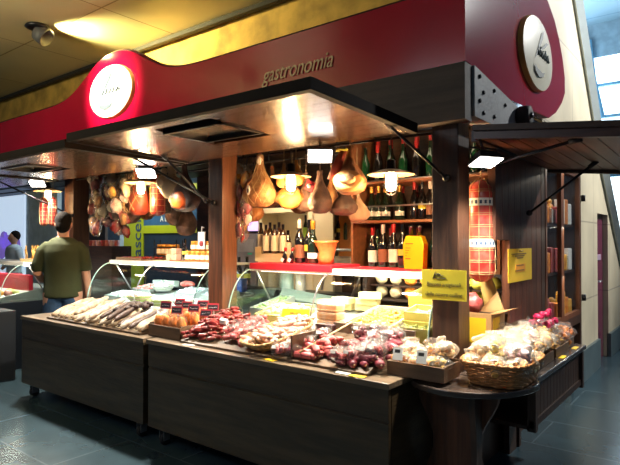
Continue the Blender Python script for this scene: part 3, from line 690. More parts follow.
# ================================================================== HANGING MEAT
def hang(px, pyt, pyb, Y, build, name, label, cat, group=None, wpx=None):
    """from pixel column and top/bottom rows at depth Y"""
    pt = at(px, pyt, 'Y', Y); pb = at(px, pyb, 'Y', Y)
    L_ = pt.z-pb.z
    t = thing(name, label, cat, (pt.x, Y, pt.z), group)
    W = 1.18*(wpx or (pyb-pyt)*.5)*depth((pt.x, Y, (pt.z+pb.z)/2))/FOC
    build(t, Vector((pt.x, Y, pt.z)), L_, W)
    B().tube([(pt.x, Y, pt.z-.02), (pt.x, Y, max(pt.z+.03, 2.205))], .003, 5).out('string', string_m, t)
    return t
sd = [0]
def ham_shape(skin, face=None, net=False, bulge=.68, hoof=None):
    def f(t, p, L_, W):
        sd[0] += 1; r = W/2
        pr = [(.0, 0), (.22*r, -.01*L_), (.20*r, -.10*L_), (.24*r, -.22*L_), (.42*r, -.36*L_), (.74*r, -.52*L_), (.97*r, -.68*L_), (1.0*r, -.78*L_), (.86*r, -.90*L_), (.5*r, -.98*L_), (0, -1.0*L_)]
        pr = [(a_, z) for a_, z in pr][::-1]
        lv = []; n_ = 28; dx = random.Random(sd[0]); ax_, ay_ = dx.uniform(-.25, .25)*r, dx.uniform(-.1, .2)*r; a0 = dx.random()*6
        pr2 = []
        for (ra, za), (rb, zb_) in zip(pr[:-1], pr[1:]):
            for q_ in (0, .33, .66): pr2.append((ra+(rb-ra)*q_, za+(zb_-za)*q_))
        pr2.append(pr[-1]); mb = B(); f_ = []
        for (rr_, z_) in pr2:
            g = -z_/L_
            for j in range(n_):
                a_ = 2*PI*j/n_; d_ = Vector((math.cos(a_), math.sin(a_), z_*6))
                q_ = 1+.16*math.cos(2*a_+a0)*g+.10*math.cos(3*a_+a0+g*3)+.22*noise.noise(Vector((math.cos(a_)*1.6, math.sin(a_)*1.6, g*5+sd[0])))
                lv.append(p+Vector((rr_*q_*math.cos(a_)+ax_*math.sin(g*PI*.8), .82*rr_*q_*math.sin(a_)+ay_*math.sin(g*PI*.8), z_)))
        kk = len(pr2)
        f_ = [(i*n_+j, i*n_+(j+1) % n_, (i+1)*n_+(j+1) % n_, (i+1)*n_+j) for i in range(kk-1) for j in range(n_)]
        mb.add(lv, f_, True).out('meat', skin, t)
        if face:
            n_ = Vector((.45, -.85, .1)).normalized(); q = n_.to_track_quat('Z', 'Y').to_matrix()
            B().ell(p+Vector((.16*r, -.40*r, -.76*L_)), (.72*r, .66*r, .26*r), rot=q, n=20, k=10, nz=.15, seed=sd[0]).out('fat_face', face, t)
        if hoof: B().ell(p+Vector((0, 0, -.04*L_)), (.2*r, .2*r, .06*L_), nz=.2).out('shank', hoof, t)
        if net:
            b = B(); N_ = 9
            def R(f_):   # radius at fraction
                for (ra, za), (rb, zb_) in zip(pr[::-1][:-1], pr[::-1][1:]):
                    if zb_ <= -f_*L_ <= za+1e-9: return ra+(rb-ra)*((za+f_*L_)/(za-zb_) if za != zb_ else 0)
                return 0
            for k in range(N_):
                for sgn in (1, -1):
                    b.tube([p+Vector(((R(f_)*1.06+.003)*math.cos(2*PI*k/N_+sgn*f_*2.2), (R(f_)*.82*1.08+.003)*math.sin(2*PI*k/N_+sgn*f_*2.2), -f_*L_)) for f_ in [i/16 for i in range(1, 16)]], .0016, 4)
            b.out('net', net_m, t)
    return f
def salami_shape(m, net=True, label=False):
    def f(t, p, L_, W):
        r = W/2; sd[0] += 1
        B().lathe([(0, -L_), (.5*r, -.985*L_), (.85*r, -.95*L_), (r, -.88*L_), (r, -.5*L_), (.97*r, -.12*L_), (.7*r, -.05*L_), (.2*r, -.01*L_), (.15*r, 0)], 18, p, nz=.08*r, seed=sd[0]).out('sausage', m, t)
        if net:
            b = B(); nr = 7
            for i in range(nr):
                z = -L_*(.1+.8*i/(nr-1)); b.tube([p+Vector(((r*1.03)*math.cos(a_), r*1.03*math.sin(a_), z)) for a_ in [2*PI*k/16 for k in range(16)]], .0016, 4, closed=True)
            for k in range(6):
                a_ = k*PI/3+.3; b.tube([p+Vector((r*s_*math.cos(a_), r*s_*math.sin(a_), -L_*f_)) for s_, f_ in ((.25, .0), (.85, .05), (1.03, .12), (1.04, .5), (1.04, .88), (.9, .95), (.3, 1.0))], .0016, 4)
            b.out('net', net_m, t)
    return f
# left bay (between the left and middle posts)
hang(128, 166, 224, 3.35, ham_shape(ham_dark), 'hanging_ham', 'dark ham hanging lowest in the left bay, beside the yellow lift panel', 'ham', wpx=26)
hang(136, 168, 216, 3.3, ham_shape(ham_red, None, True), 'hanging_ham', 'reddish netted ham behind the lit lamp in the left bay', 'ham', wpx=22)
hang(158, 172, 216, 3.3, salami_shape(sal_red), 'hanging_salami', 'thick red netted salami to the right of the left-bay lamp', 'salami', wpx=13)
hang(166, 184, 214, 3.4, salami_shape(sal_dark, False), 'hanging_salami', 'short dark red salami with a round white badge in the left bay', 'salami', wpx=9)
def gourd(t, p, L_, W):
    r = W/2
    B().lathe([(0, -L_), (.6*r, -.97*L_), (.95*r, -.8*L_), (r, -.62*L_), (.8*r, -.42*L_), (.35*r, -.32*L_), (.3*r, -.26*L_), (.42*r, -.14*L_), (.3*r, -.02*L_), (0, 0)], 18, p, nz=.06*r).out('cheese', cheese_m, t)
    B().tube([p+Vector((.33*r*math.cos(a_), .33*r*math.sin(a_), -.29*L_)) for a_ in [2*PI*k/12 for k in range(12)]], .005, 5, closed=True).out('tie', string_m, t)
hang(172, 165, 199, 3.2, gourd, 'hanging_cheese', 'pale gourd-shaped cheese tied with string in the left bay', 'cheese', wpx=20)
hang(164, 168, 190, 3.14, gourd, 'hanging_cheese', 'smaller pale gourd-shaped cheese hanging left of the larger one', 'cheese', wpx=13)
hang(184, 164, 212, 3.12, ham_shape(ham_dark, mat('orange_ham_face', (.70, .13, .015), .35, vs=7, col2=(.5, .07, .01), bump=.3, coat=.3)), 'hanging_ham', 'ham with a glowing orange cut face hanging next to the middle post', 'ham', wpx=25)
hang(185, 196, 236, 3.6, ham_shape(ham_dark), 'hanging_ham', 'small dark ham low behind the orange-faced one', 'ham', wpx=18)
hang(100, 162, 186, 3.4, ham_shape(mat('grey_ham', (.40, .36, .30), .7, vs=9, bump=.4)), 'hanging_ham', 'grey-white ham hanging top left beside the left post', 'ham', wpx=17)
hang(113, 160, 188, 3.3, ham_shape(mat('grey_ham2', (.34, .29, .22), .7, vs=9, bump=.4)), 'hanging_ham', 'grey ham hanging second from the left post', 'ham', wpx=16)
# clusters of small packed salamis in clear bags
cl_m = [sal_pink, pasta_y, sal_red, meat_pink, ham_fat, sal_plum, cheese_m]
def cluster(px0, px1, py0, py1, Y, n, where, seed):
    rd = random.Random(seed)
    first = {}
    for i in range(n):
        px = px0+(px1-px0)*rd.random(); f = i/n; py = py0+(py1-py0)*f
        p = at(px, py, 'Y', Y+rd.uniform(-.12, .12)); k = depth(p)/FOC
        m_ = cl_m[rd.randrange(len(cl_m))]
        nm = {sal_pink.name: 'pink', pasta_y.name: 'yellow', sal_red.name: 'red', meat_pink.name: 'pale pink', ham_fat.name: 'orange', sal_plum.name: 'dark plum', cheese_m.name: 'cream'}[m_.name]
        t = thing('bagged_meat', 'clear bag of %s cured meat hanging %s' % (nm, where), 'packet', p, '%s bagged meats %s' % (nm, where))
        w_ = rd.uniform(4.2, 6)*k; h_ = rd.uniform(5, 8)*k
        B().ell(p, (w_, w_*.6, h_), rot=(rd.uniform(-.3, .3), rd.uniform(-.6, .6), rd.random()*3), n=12, k=8, nz=.5, seed=i+seed).out('meat', m_, t)
        B().ell(p+Vector((0, 0, h_*.15)), (w_*1.25, w_*.85, h_*1.25), rot=(0, rd.uniform(-.3, .3), rd.random()*3), n=12, k=8, nz=.5, seed=i+seed+50).out('wrapper', film, t)
        B().tube([p+Vector((0, 0, h_*.9)), (p.x, 3.3, 2.2)], .002, 4).out('string', string_m, t)
cluster(91, 126, 180, 232, 3.3, 40, 'beside the left post', 3)
cluster(229, 248, 172, 236, 3.25, 34, 'beside the middle post', 9)
# right bay
hang(233, 156, 176, 3.2, ham_shape(mat('white_net_ham', (.75, .62, .42), .7, vs=9, bump=.4)), 'hanging_ham', 'small pale-topped ham hanging against the middle post', 'ham', wpx=17)
hang(238, 162, 184, 3.3, ham_shape(ham_dark), 'hanging_ham', 'small dark ham high beside the middle post', 'ham', wpx=12)
t = hang(260, 154, 208, 3.2, ham_shape(ham_pale, None, True), 'hanging_ham', 'pale ham in a white string net with a tag, left of the lit lamp', 'ham', wpx=27)
p = at(257, 191, 'Y', 3.2)
B().ell((p.x, 3.10, p.z), (.022, .003, .042)).out('tag', paper_w, t)
B().ell((p.x, 3.096, p.z-.005), (.008, .003, .02)).out('tag_print', ink, t)
B().lathe([(.014, 0), (.03, -.06), (.022, -.1)], 10, t.location+Vector((0, 0, .01))).out('wrapped_top', paper_w, t)
hang(252, 190, 222, 3.42, ham_shape(mat('rusty_ham', (.55, .22, .07), .5, vs=7, bump=.4)), 'hanging_ham', 'rust coloured ham low behind the netted pale ham', 'ham', wpx=20)
hang(292, 176, 205, 3.36, ham_shape(ham_pale, ham_fat), 'hanging_ham', 'round golden ham directly behind the lit middle lamp', 'ham', wpx=30)
hang(284, 163, 188, 3.2, ham_shape(ham_fat), 'hanging_ham', 'yellowish shank above the lit middle lamp, left one', 'ham', wpx=12)
hang(296, 160, 186, 3.22, ham_shape(ham_fat), 'hanging_ham', 'yellowish shank above the lit middle lamp, right one', 'ham', wpx=14)
t = hang(320, 170, 214, 3.25, ham_shape(ham_dark), 'hanging_ham', 'grey-brown ham with a red label band left of the big ham', 'ham', wpx=25)
p = at(319, 187, 'Y', 3.25)
B().box((p.x, 3.14, p.z), (.07, .012, .075), rot=(.15, .5, .1)).out('label_band', mat('crimson_label', (.6, .02, .04), .45), t)
B().ell((p.x+.0, 3.128, p.z-.0), (.018, .006, .018)).out('label_badge', paper_w, t)
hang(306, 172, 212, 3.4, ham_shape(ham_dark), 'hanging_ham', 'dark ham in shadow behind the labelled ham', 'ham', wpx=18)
t = hang(350, 146, 195, 3.05, ham_shape(ham_skin), 'hanging_ham', 'biggest ham, dark orange rind with a broad yellow fat face', 'ham', wpx=33)
q_ = Vector((.50, -.86, .05)).normalized().to_track_quat('Z', 'Y').to_matrix()
c_ = at(348, 181, 'Y', 2.975)
B().ell(c_, (.100, .075, .035), rot=q_, n=24, k=10, nz=.12, seed=2).out('fat_face', ham_fat, t)
B().ell(c_+Vector((.015, -.03, .012)), (.055, .035, .018), rot=q_, n=20, k=8, nz=.3, seed=5).out('lean_meat', ham_pale, t)
p = at(342, 150, 'Y', 3.0)
B().tube([p+Vector((.035*math.cos(a_), .03*math.sin(a_), .004*math.sin(3*a_))) for a_ in [2*PI*k/12 for k in range(12)]], .009, 6, closed=True).out('yellow_tie', label_yel, t)
a1, a2, a3 = at(344, 150, 'Y', 3.0), at(337, 166, 'Y', 2.98), at(333, 180, 'Y', 2.98)
B().tube([a1, a2, a3], [.022, .034, .04], 12).out('shank', ham_red, t)
hang(342, 184, 216, 3.4, ham_shape(ham_dark), 'hanging_ham', 'brown ham hanging low under the biggest ham', 'ham', wpx=24)
t = hang(357, 192, 222, 3.5, ham_shape(mat('mottled_ham', (.5, .33, .2), .6, vs=9, bump=.4)), 'hanging_ham', 'mottled pale ham low beside the wine rack', 'ham', wpx=17)
# upper dark beams/back of rail zone
# far-left hanging salamis
for i, (px, lab) in enumerate(((44, 'red netted salami hanging left of the pair by the man'), (53, 'red netted salami hanging right of the pair by the man'))):
    hang(px, 197, 226, 3.0, salami_shape(sal_red), 'hanging_salami', lab, 'salami', wpx=6.5)
for i, (px, y0_, y1_, w_, m_, lab) in enumerate(((246, 168, 212, 15, ham_dark, 'dark ham in the back row beside the netted pale ham'), (272, 166, 208, 16, ham_skin, 'brown ham in the back row between netted ham and lit lamp'), (300, 170, 214, 16, ham_skin, 'brown ham in the back row right of the lit middle lamp'), (331, 172, 212, 14, ham_pale, 'golden brown ham in the back row under the bright floodlight'), (146, 176, 220, 15, ham_skin, 'brown ham in the back row behind the left-bay lamp'), (176, 178, 226, 15, ham_dark, 'dark ham in the back row behind the gourd cheeses'), (108, 176, 226, 15, ham_skin, 'brown ham in the back row behind the bagged meats'))):
    hang(px, y0_, y1_, 3.62, ham_shape(m_), 'hanging_ham', lab, 'ham', wpx=w_)
t = thing('hanging_rail', 'second dark iron rail behind the first one, carrying the back row of hams', 'rail', (-5, 3.62, 2.2))
B().tube([(-9, 3.62, 2.2), (-2.5, 3.62, 2.2)], .01, 8).out('rail_bar', metal_dk, t)
for x in (-8.9, -5.5, -3.3, -2.55): B().tube([(x, 3.62, 2.2), (x, 3.62, 2.43)], .008, 6).out('hanger', metal_dk, t)
# large mortadella
pc = at(481, 180, 'X', -1.27)
t = thing('mortadella', 'huge red mortadella in string netting hanging right of the sign post', 'mortadella', pc)
pb = at(480.5, 282, 'X', -1.27); L_ = pc.z-pb.z; r = .083
P_ = [(0, -L_), (.4*r, -.99*L_), (.8*r, -.955*L_), (r, -.9*L_), (r, -.5*L_), (r, -.14*L_), (.85*r, -.06*L_), (.5*r, -.02*L_), (.15*r, 0)]
B().lathe(P_, 28, pc).out('sausage', mort_m, t)
b = B()
for i in range(8):
    z = -L_*(.1+.8*i/7)
    for dz in (0, .012): b.tube([pc+Vector((r*1.03*math.cos(a_), r*1.03*math.sin(a_), z-dz)) for a_ in [2*PI*k/24 for k in range(24)]], .002, 5, closed=True)
for k in range(8):
    a_ = k*PI/4+.2; b.tube([pc+Vector((r*s_*math.cos(a_), r*s_*math.sin(a_), -L_*f_)) for s_, f_ in ((.2, -.02), (.6, .02), (.88, .06), (1.03, .14), (1.03, .5), (1.03, .9), (.85, .955), (.45, .99), (.1, 1.0))], .0022, 5)
b.out('net', net_m, t)
for f_, c_ in ((.22, 1), (.62, 1)):
    z = -L_*f_
    B().grid(lambda u, v: pc+Vector((r*1.045*math.cos(-2.6+u*3.4), r*1.045*math.sin(-2.6+u*3.4), z-.024+.048*v)), 20, 1).out('paper_band', paper_w, t)
    q = B()
    for k in range(9):
        a0 = -2.3+k*.33
        q.grid(lambda u, v: pc+Vector((r*1.055*math.cos(a0+u*.16), r*1.055*math.sin(a0+u*.16), z-.012+.022*v)), 3, 1)
    q.out('band_print', navy_m, t)
B().tube([pc+Vector((0, 0, -.01)), (pc.x, pc.y, 2.42)], .004, 6).out('string', string_m, t)

# ================================================================== SIGNS ON THE KIOSK
c0 = at(421.5, 266, 'Y', 2.955); c1 = at(466, 300, 'Y', 2.955)
t = thing('card_sign', 'yellow card sign reading Biscotti artigianali delle nostre colline on the post', 'sign', ((c0.x+c1.x)/2, 2.965, (c0.z+c1.z)/2))
zc = (at(443, 285, 'Y', 2.955)).z; xc = (c0.x+c1.x)/2; wd = c1.x-c0.x; ht = .175
B().bx(xc-wd/2, xc+wd/2, 2.958, 2.964, zc-ht/2, zc+ht/2).out('card', paper_y2, t)
text('Biscotti artigianali', 'lettering', mat('faded_ink', (.11, .09, .02), .7), t, (xc+.0, 2.956, zc+.002), .034, FRONT, shear=.1, ext=.0008, sx=.86*wd/.27)
text('delle nostre colline', 'lettering', mat('faded_ink', (.11, .09, .02), .7), t, (xc+.0, 2.956, zc-.056), .034, FRONT, shear=.1, ext=.0008, sx=.86*wd/.27)
b = B()
for pts in (((-.045, .035), (-.028, .075), (-.036, .038)), ((-.032, .055), (-.01, .066), (0, .056)), ((-.04, .04), (-.01, .035), (.035, .038)), ((-.015, .06), (-.008, .045), (.0, .062), (.008, .047), (.02, .055))):
    b.tube([(xc-.02+u, 2.957, zc+v) for u, v in pts], .0022, 5)
b.out('emblem', ink, t)
c0 = at(508, 249, 'X', SX+.004); c1 = at(531.5, 282, 'X', SX+.004)
t = thing('notice', 'yellow paper notice with an orange box pinned to the plank wall', 'notice', (SX+.004, (c0.y+c1.y)/2, 1.3))
z1_ = at(520, 248.5, 'X', SX).z; z0_ = at(520, 281, 'X', SX).z
B().bx(SX+.002, SX+.006, c0.y, c1.y, z0_, z1_).out('paper', mat('notice_paper', (.86, .55, .02), .6, var=.08), t)
ym_ = (c0.y+c1.y)/2; H_ = z1_-z0_
B().bx(SX+.006, SX+.008, ym_-.11, ym_+.1, z0_+.29*H_, z0_+.53*H_).out('printed_box', paper_o, t)
b = B()
for k, (f_, w_) in enumerate(((.84, .20), (.78, .13), (.72, .08), (.49, .1), (.34, .12))): b.bx(SX+.008, SX+.009, ym_-w_, ym_+w_*.6, z0_+f_*H_-.004, z0_+f_*H_+.004)
b.tube([(SX+.008, ym_-.04, z0_+.90*H_), (SX+.008, ym_-.02, z0_+.95*H_), (SX+.008, ym_, z0_+.91*H_), (SX+.008, ym_+.05, z0_+.93*H_)], .003, 4)
b.out('print', mat('brown_print', (.3, .16, .02), .6), t)
# cardboard box + yellow bag in the niche
t = thing('cardboard_box', 'open cardboard box with a yellow label behind the sign post', 'box', (-1.25, 3.33, .75))
b = B().bx(-1.36, -1.15, 3.22, 3.23, .752, 1.06).bx(-1.36, -1.15, 3.45, 3.46, .752, 1.06).bx(-1.36, -1.35, 3.23, 3.45, .752, 1.06).bx(-1.16, -1.15, 3.23, 3.45, .752, 1.06)
b.out('carton', card, t)
B().add([(-1.15, 3.22, 1.055), (-1.15, 3.46, 1.055), (-1.07, 3.47, 1.075), (-1.07, 3.21, 1.075), (-1.15, 3.22, 1.06), (-1.15, 3.46, 1.06), (-1.07, 3.47, 1.08), (-1.07, 3.21, 1.08)], [(0, 1, 2, 3), (7, 6, 5, 4), (0, 3, 7, 4), (1, 2, 6, 5), (2, 3, 7, 6)]).out('flap', card, t)
B().add([(-1.30, 3.455, 1.055), (-1.15, 3.455, 1.055), (-1.20, 3.47, 1.17), (-1.30, 3.463, 1.055), (-1.15, 3.463, 1.055), (-1.20, 3.478, 1.17)], [(0, 1, 2), (5, 4, 3), (1, 2, 5, 4), (0, 2, 5, 3)]).out('flap', card, t)
B().bx(-1.30, -1.18, 3.216, 3.219, .88, 1.03).bx(-1.149, -1.146, 3.25, 3.36, .88, 1.03).out('yellow_label', paper_y, t)
tag(B().bx(SX-.28, SX-.01, 3.40, 3.61, 1.02, 1.04).out('niche_shelf', wood_dark), 'small dark shelf in the niche right of the mortadella', 'shelf')
t = thing('paper_bag', 'tapered yellowish paper bag on the little dark niche shelf', 'bag', (-1.24, 3.52, 1.04))
B().lathe([(.05, 0), (.055, .04), (.045, .16), (.03, .24)], 14, (-1.24, 3.52, 1.041), rot=(.0, -.22, 0), nz=.01).out('bag', mat('bag_paper', (.62, .42, .12), .6, vs=9), t)
B().lathe([(.03, 0), (.04, .03)], 14, (-1.295, 3.52, 1.275), rot=(.0, -.22, 0)).out('crimped_top', paper_y, t)
# wall light pinned salumi in the kiosk niche (red parcel)
tag(B().ell((-1.3, 3.33, 1.10), (.06, .06, .06), nz=.4, seed=4).out('meat_parcel', sal_pink), 'pink meat parcel sticking out of the cardboard box', 'parcel')

# ================================================================== BOTTLES
def bottle_proto(kind, glassm, foil, lab, h=.31, r=.037, shoulder=.62, labz=(.12, .42)):
    t = thing('bottle', 'x', 'bottle', (0, 0, 0))
    B().lathe([(0, 0), (r*.9, 0), (r, .01), (r, h*shoulder*.86), (r*.8, h*shoulder), (r*.42, h*(shoulder+.12)), (r*.36, h*.9), (r*.38, h)], 16).out('glass', glassm, t)
    B().lathe([(r*.40, h*.80), (r*.42, h*.81), (r*.44, h*1.0), (r*.44, h*1.004)], 12).out('foil', foil, t)
    if lab: B().grid(lambda u, v: Vector(((r+.0012)*math.cos(-PI*.98+u*PI*.98+.2), (r+.0012)*math.sin(-PI*.98+u*PI*.98+.2), h*(labz[0]+(labz[1]-labz[0])*v))), 10, 1).out('label', lab, t)
    return t
KIND = {
 'wine_w': bottle_proto('w', bottle_k, foil_red, label_white), 'wine_b': bottle_proto('b', bottle_k, foil_white, label_brown),
 'wine_k': bottle_proto('k', bottle_k, bottle_k, label_yel, labz=(.28, .42)), 'wine_r': bottle_proto('r', bottle_k, foil_red, None),
 'spark': bottle_proto('s', bottle_g, foil_gold, label_white, h=.30, r=.040, shoulder=.55, labz=(.12, .25)),
 'green': bottle_proto('g', bottle_lg, bottle_g, None, h=.30, r=.036), 'oil': bottle_proto('o', bottle_b, bottle_k, label_cream, h=.27, r=.030, shoulder=.72, labz=(.08, .62)),
 'yel': bottle_proto('y', bottle_y, foil_white, label_white, h=.28, r=.034), 'liq': bottle_proto('l', bottle_g, bottle_k, mat('green_label', (.3, .5, .05), .5), h=.3, r=.034, labz=(.1, .5)),
}
usedk = set()
def bottle(kind, x, y, z, label, group=None, s=1.0, rot=0):
    pr = KIND[kind]
    if kind not in usedk: usedk.add(kind); o = pr
    else: o = dup(pr)
    o.location = (x, y, z+.001); o.rotation_euler = (0, 0, rot+R_(35)); o.scale = (s, s, s); o['label'] = label
    if group: o['group'] = group
    elif 'group' in o: del o['group']
    return o
# wine rack behind the right post
t = thing('wine_rack', 'reddish wooden wine rack full of bottles left of the sign post', 'rack', (-1.85, 3.9, 1.28))
xl, xr = -2.45, -1.28; yf, yb_ = 3.705, 4.04
B().bx(xl-.02, xl, yf, yb_, 1.266, 2.38).out('side', wood_mid, t); B().bx(xr, xr+.02, yf, yb_, 1.266, 2.38).out('side', wood_mid, t)
SHZ = [1.285, 1.655, 1.965]
for z in SHZ: B().bx(xl, xr, yf, yb_, z-.02, z).out('shelf', wood_mid, t)
B().bx(xl, xr, yb_, yb_+.015, 1.266, 2.38).out('back', wood_dark, t)
B().tube([(xl, yf-.01, SHZ[1]+.11), (xr, yf-.01, SHZ[1]+.11)], .006, 6).tube([(xl, yf-.01, SHZ[2]+.0), (xr, yf-.01, SHZ[2]+.0)], .006, 6).out('retaining_bar', steel, t)
light('AREA', 'rack_light', (-1.9, 3.6, 2.36), 1.2, (1, .75, .5), .9, aim=(-1.9, 3.75, 1.5), sy=.1)
rd = random.Random(5)
row = [('wine_w', 'dark wine bottle with a pale oval label, first in the lowest rack row'), ('wine_b', 'dark wine bottle with a brown label in the lowest rack row'), ('wine_w', 'dark wine bottle with a white label in the lowest rack row'), ('wine_k', 'black wine bottle with a small yellow-green label in the lowest rack row')]
for i, (k, lab) in enumerate(row):
    p = at([372, 382.5, 393, 402][i], 262, 'Y', 3.72); bottle(k, p.x, 3.73, SHZ[0] if False else 1.287, lab, s=1.0 if i == 0 else 1.08)
for i in range(9): bottle(rd.choice(['wine_r', 'wine_r', 'green']), -2.36+i*.125, 3.94, 1.287, 'plain dark wine bottle in the back of the lowest rack row', 'back row bottles in the lowest rack row')
for i, px in enumerate((369, 376, 383, 397)):
    p = at(px, 215, 'Y', 3.76); bottle('spark', p.x, 3.80, SHZ[1]+.001, 'dark sparkling wine bottle with gold foil on the middle rack shelf', 'gold-foiled bottles on the middle rack shelf', s=.92)
for i, (px, k, lab) in enumerate(((412, 'wine_r', 'dark wine bottle with red foil on the middle rack shelf near the post'), (420, 'wine_k', 'dark bottle with yellow label on the middle rack shelf near the post'), (428, 'wine_b', 'dark bottle with brown label on the middle rack shelf by the post'))):
    p = at(px, 215, 'Y', 3.76); bottle(k, p.x, 3.80, SHZ[1]+.001, lab, s=.92)
for i in range(9): bottle('wine_r', -2.38+i*.125, 3.95, SHZ[1]+.001, 'plain dark bottle at the back of the middle rack shelf', 'back row bottles on the middle rack shelf', s=.9)
for i in range(10): bottle(['green', 'wine_r', 'green'][i % 3], -2.39+i*.115, 3.80, SHZ[2]+.001, ['green glass bottle standing on the top rack shelf', 'dark bottle standing on the top rack shelf', 'green glass bottle standing on the top rack shelf'][i % 3], ['green bottles on the top rack shelf', 'dark bottles on the top rack shelf', 'green bottles on the top rack shelf'][i % 3], s=.95)
for i in range(9): bottle('wine_r', -2.36+i*.12, 3.95, SHZ[2]+.001, 'dark bottle in the back row of the top rack shelf', 'back row bottles on the top rack shelf', s=1.15)
# yellow double bottle pouch
p = at(415, 262, 'Y', 3.6)
t = thing('bottle_sleeve', 'bright yellow cardboard sleeve holding two corked bottles', 'package', (p.x, 3.6, 1.287))
B().prism([(p.x-.075, 1.287), (p.x+.075, 1.287), (p.x+.085, 1.47), (p.x+.06, 1.53), (p.x-.06, 1.53), (p.x-.085, 1.47)], 'XZ', 3.57, 3.645).out('sleeve', mat('bright_yellow_card', (.9, .52, .0), .5, var=.05), t, bevel=.006)
for dx in (-.035, .035): B().lathe([(.018, 0), (.018, .06), (.02, .062), (.02, .075)], 10, (p.x+dx, 3.607, 1.53)).out('bottle_neck', bottle_k, t)
b = B(); b.bx(p.x-.06, p.x-.0, 3.565, 3.569, 1.47, 1.476).bx(p.x-.06, p.x-.02, 3.565, 3.569, 1.36, 1.368)
for k in range(4): b.bx(p.x-.06, p.x-.02-.01*k, 3.565, 3.569, 1.44-.018*k, 1.444-.018*k)
b.out('print', mat('red_print', (.5, .1, .02), .6), t)
tag(B().bx(-2.32, -1.46, 3.28, 3.65, 1.2885, 1.2865+.004).out('shelf_liner', red_felt), 'thin red liner on the case top before the wine rack', 'liner')
# goods shelf under the rack (seen through the case)
t = thing('back_shelf', 'dark low shelf with bagged snacks behind the near glass case', 'shelf', (-1.9, 4.0, .9))
B().bx(-2.47, -2.43, 3.88, 4.03, 0, 1.264).bx(-1.30, -1.26, 3.88, 4.03, 0, 1.264).bx(-2.43, -1.30, 3.93, 4.03, 1.0, 1.02).bx(-2.43, -1.30, 3.93, 4.03, 1.12, 1.13).out('board', wood_dark, t)
for i in range(8):
    for j in (0, 1):
        x = -2.34+i*.135; z = 1.021+j*.111; k = 0 if i < 2 else (2 if i > 5 else 1)
        m_ = [cheese_m, pasta_o, label_yel][k]
        tag(B().ell((x, 3.97, z+.05), (.055, .035, .05), nz=.3, seed=i+j*9, n=12, k=8).out('snack_bag', m_), ['cream packet on the low shelf seen through the near case', 'orange snack bag on the low shelf seen through the near case', 'yellow-green packet on the low shelf seen through the near case'][k], 'packet', ['cream packets on the low shelf', 'orange snack bags on the low shelf', 'yellow-green packets on the low shelf'][k])
light('AREA', 'low_shelf_light', (-1.9, 3.88, 1.22), 4, (1, .9, .7), .9, aim=(-1.9, 3.97, 1.0), sy=.03)

# on the case top under the hams
t = thing('wooden_crate', 'small pale wooden crate carrying the oil bottles', 'crate', at(272, 258, 'Y', 3.45))
cp = at(272, 258, 'Y', 3.45); x = cp.x
B().bx(x-.10, x+.14, 3.42, 3.54, 1.314, 1.385).bx(x-.17, x-.10, 3.42, 3.54, 1.314, 1.44).out('box', wood_pale, t, bevel=.003)
for i, (px, y) in enumerate(((266, 3.45), (274.5, 3.45), (283, 3.45))):
    p = at(px, 246, 'Y', y); bottle('oil', p.x, y, 1.386, 'slim oil bottle with a tall cream label, front row on the crate', 'front row oil bottles on the crate', s=.9)
for i, (px, y) in enumerate(((261, 3.52), (270, 3.52), (279, 3.52), (288, 3.52))):
    p = at(px, 246, 'Y', y); bottle('oil', p.x, y, 1.386+(.0 if px < 284 else -.07), 'slim oil bottle with a tall cream label, back row by the crate', 'back row oil bottles by the crate', s=.98)
for i, (px, k, lab) in enumerate(((299.5, 'wine_b', 'large black bottle with white foil on the red mat, left of three'), (307, 'wine_k', 'large black bottle on the red mat, middle of three'), (313, 'spark', 'large black bottle with gold foil on the red mat, right of three'))):
    p = at(px, 260, 'Y', 3.42); bottle(k, p.x, 3.42+.03*(i % 2), 1.314, lab, s=1.12)
for i, px in enumerate((284, 291)):
    p = at(px, 258, 'Y', 3.36)
    t = thing('small_jar', ['small leaning bottle with a striped label beside the crate, left one', 'small leaning bottle with a striped label beside the crate, right one'][i], 'bottle', (p.x, 3.36, 1.314))
    B().lathe([(0, 0), (.02, 0), (.022, .05), (.01, .08), (.01, .1)], 12, (p.x, 3.36, 1.315), rot=(0, .15, 0)).out('glass', bottle_k, t)
    B().box((p.x+.003, 3.334, 1.34), (.028, .003, .03), rot=(0, .6, 0)).out('label', paper_w, t)
    B().lathe([(.012, .1), (.012, .125)], 10, (p.x, 3.36, 1.315), rot=(0, .15, 0)).out('cap', foil_red, t)
    t.name = 'small_bottle'
p = at(326, 260, 'Y', 3.42)
t = thing('clay_jar', 'orange crinkled basket jar at the end of the red mat', 'jar', (p.x, 3.42, 1.292))
B().lathe([(0, 0), (.055, 0), (.065, .05), (.06, .09), (.085, .16), (.10, .175), (.09, .18), (.05, .12), (0, .1)], 22, (p.x, 3.42, 1.315), nz=.02, ns=20).out('bowl', mat('orange_wrap', (.62, .24, .06), .5, vs=30, bump=.6), t)
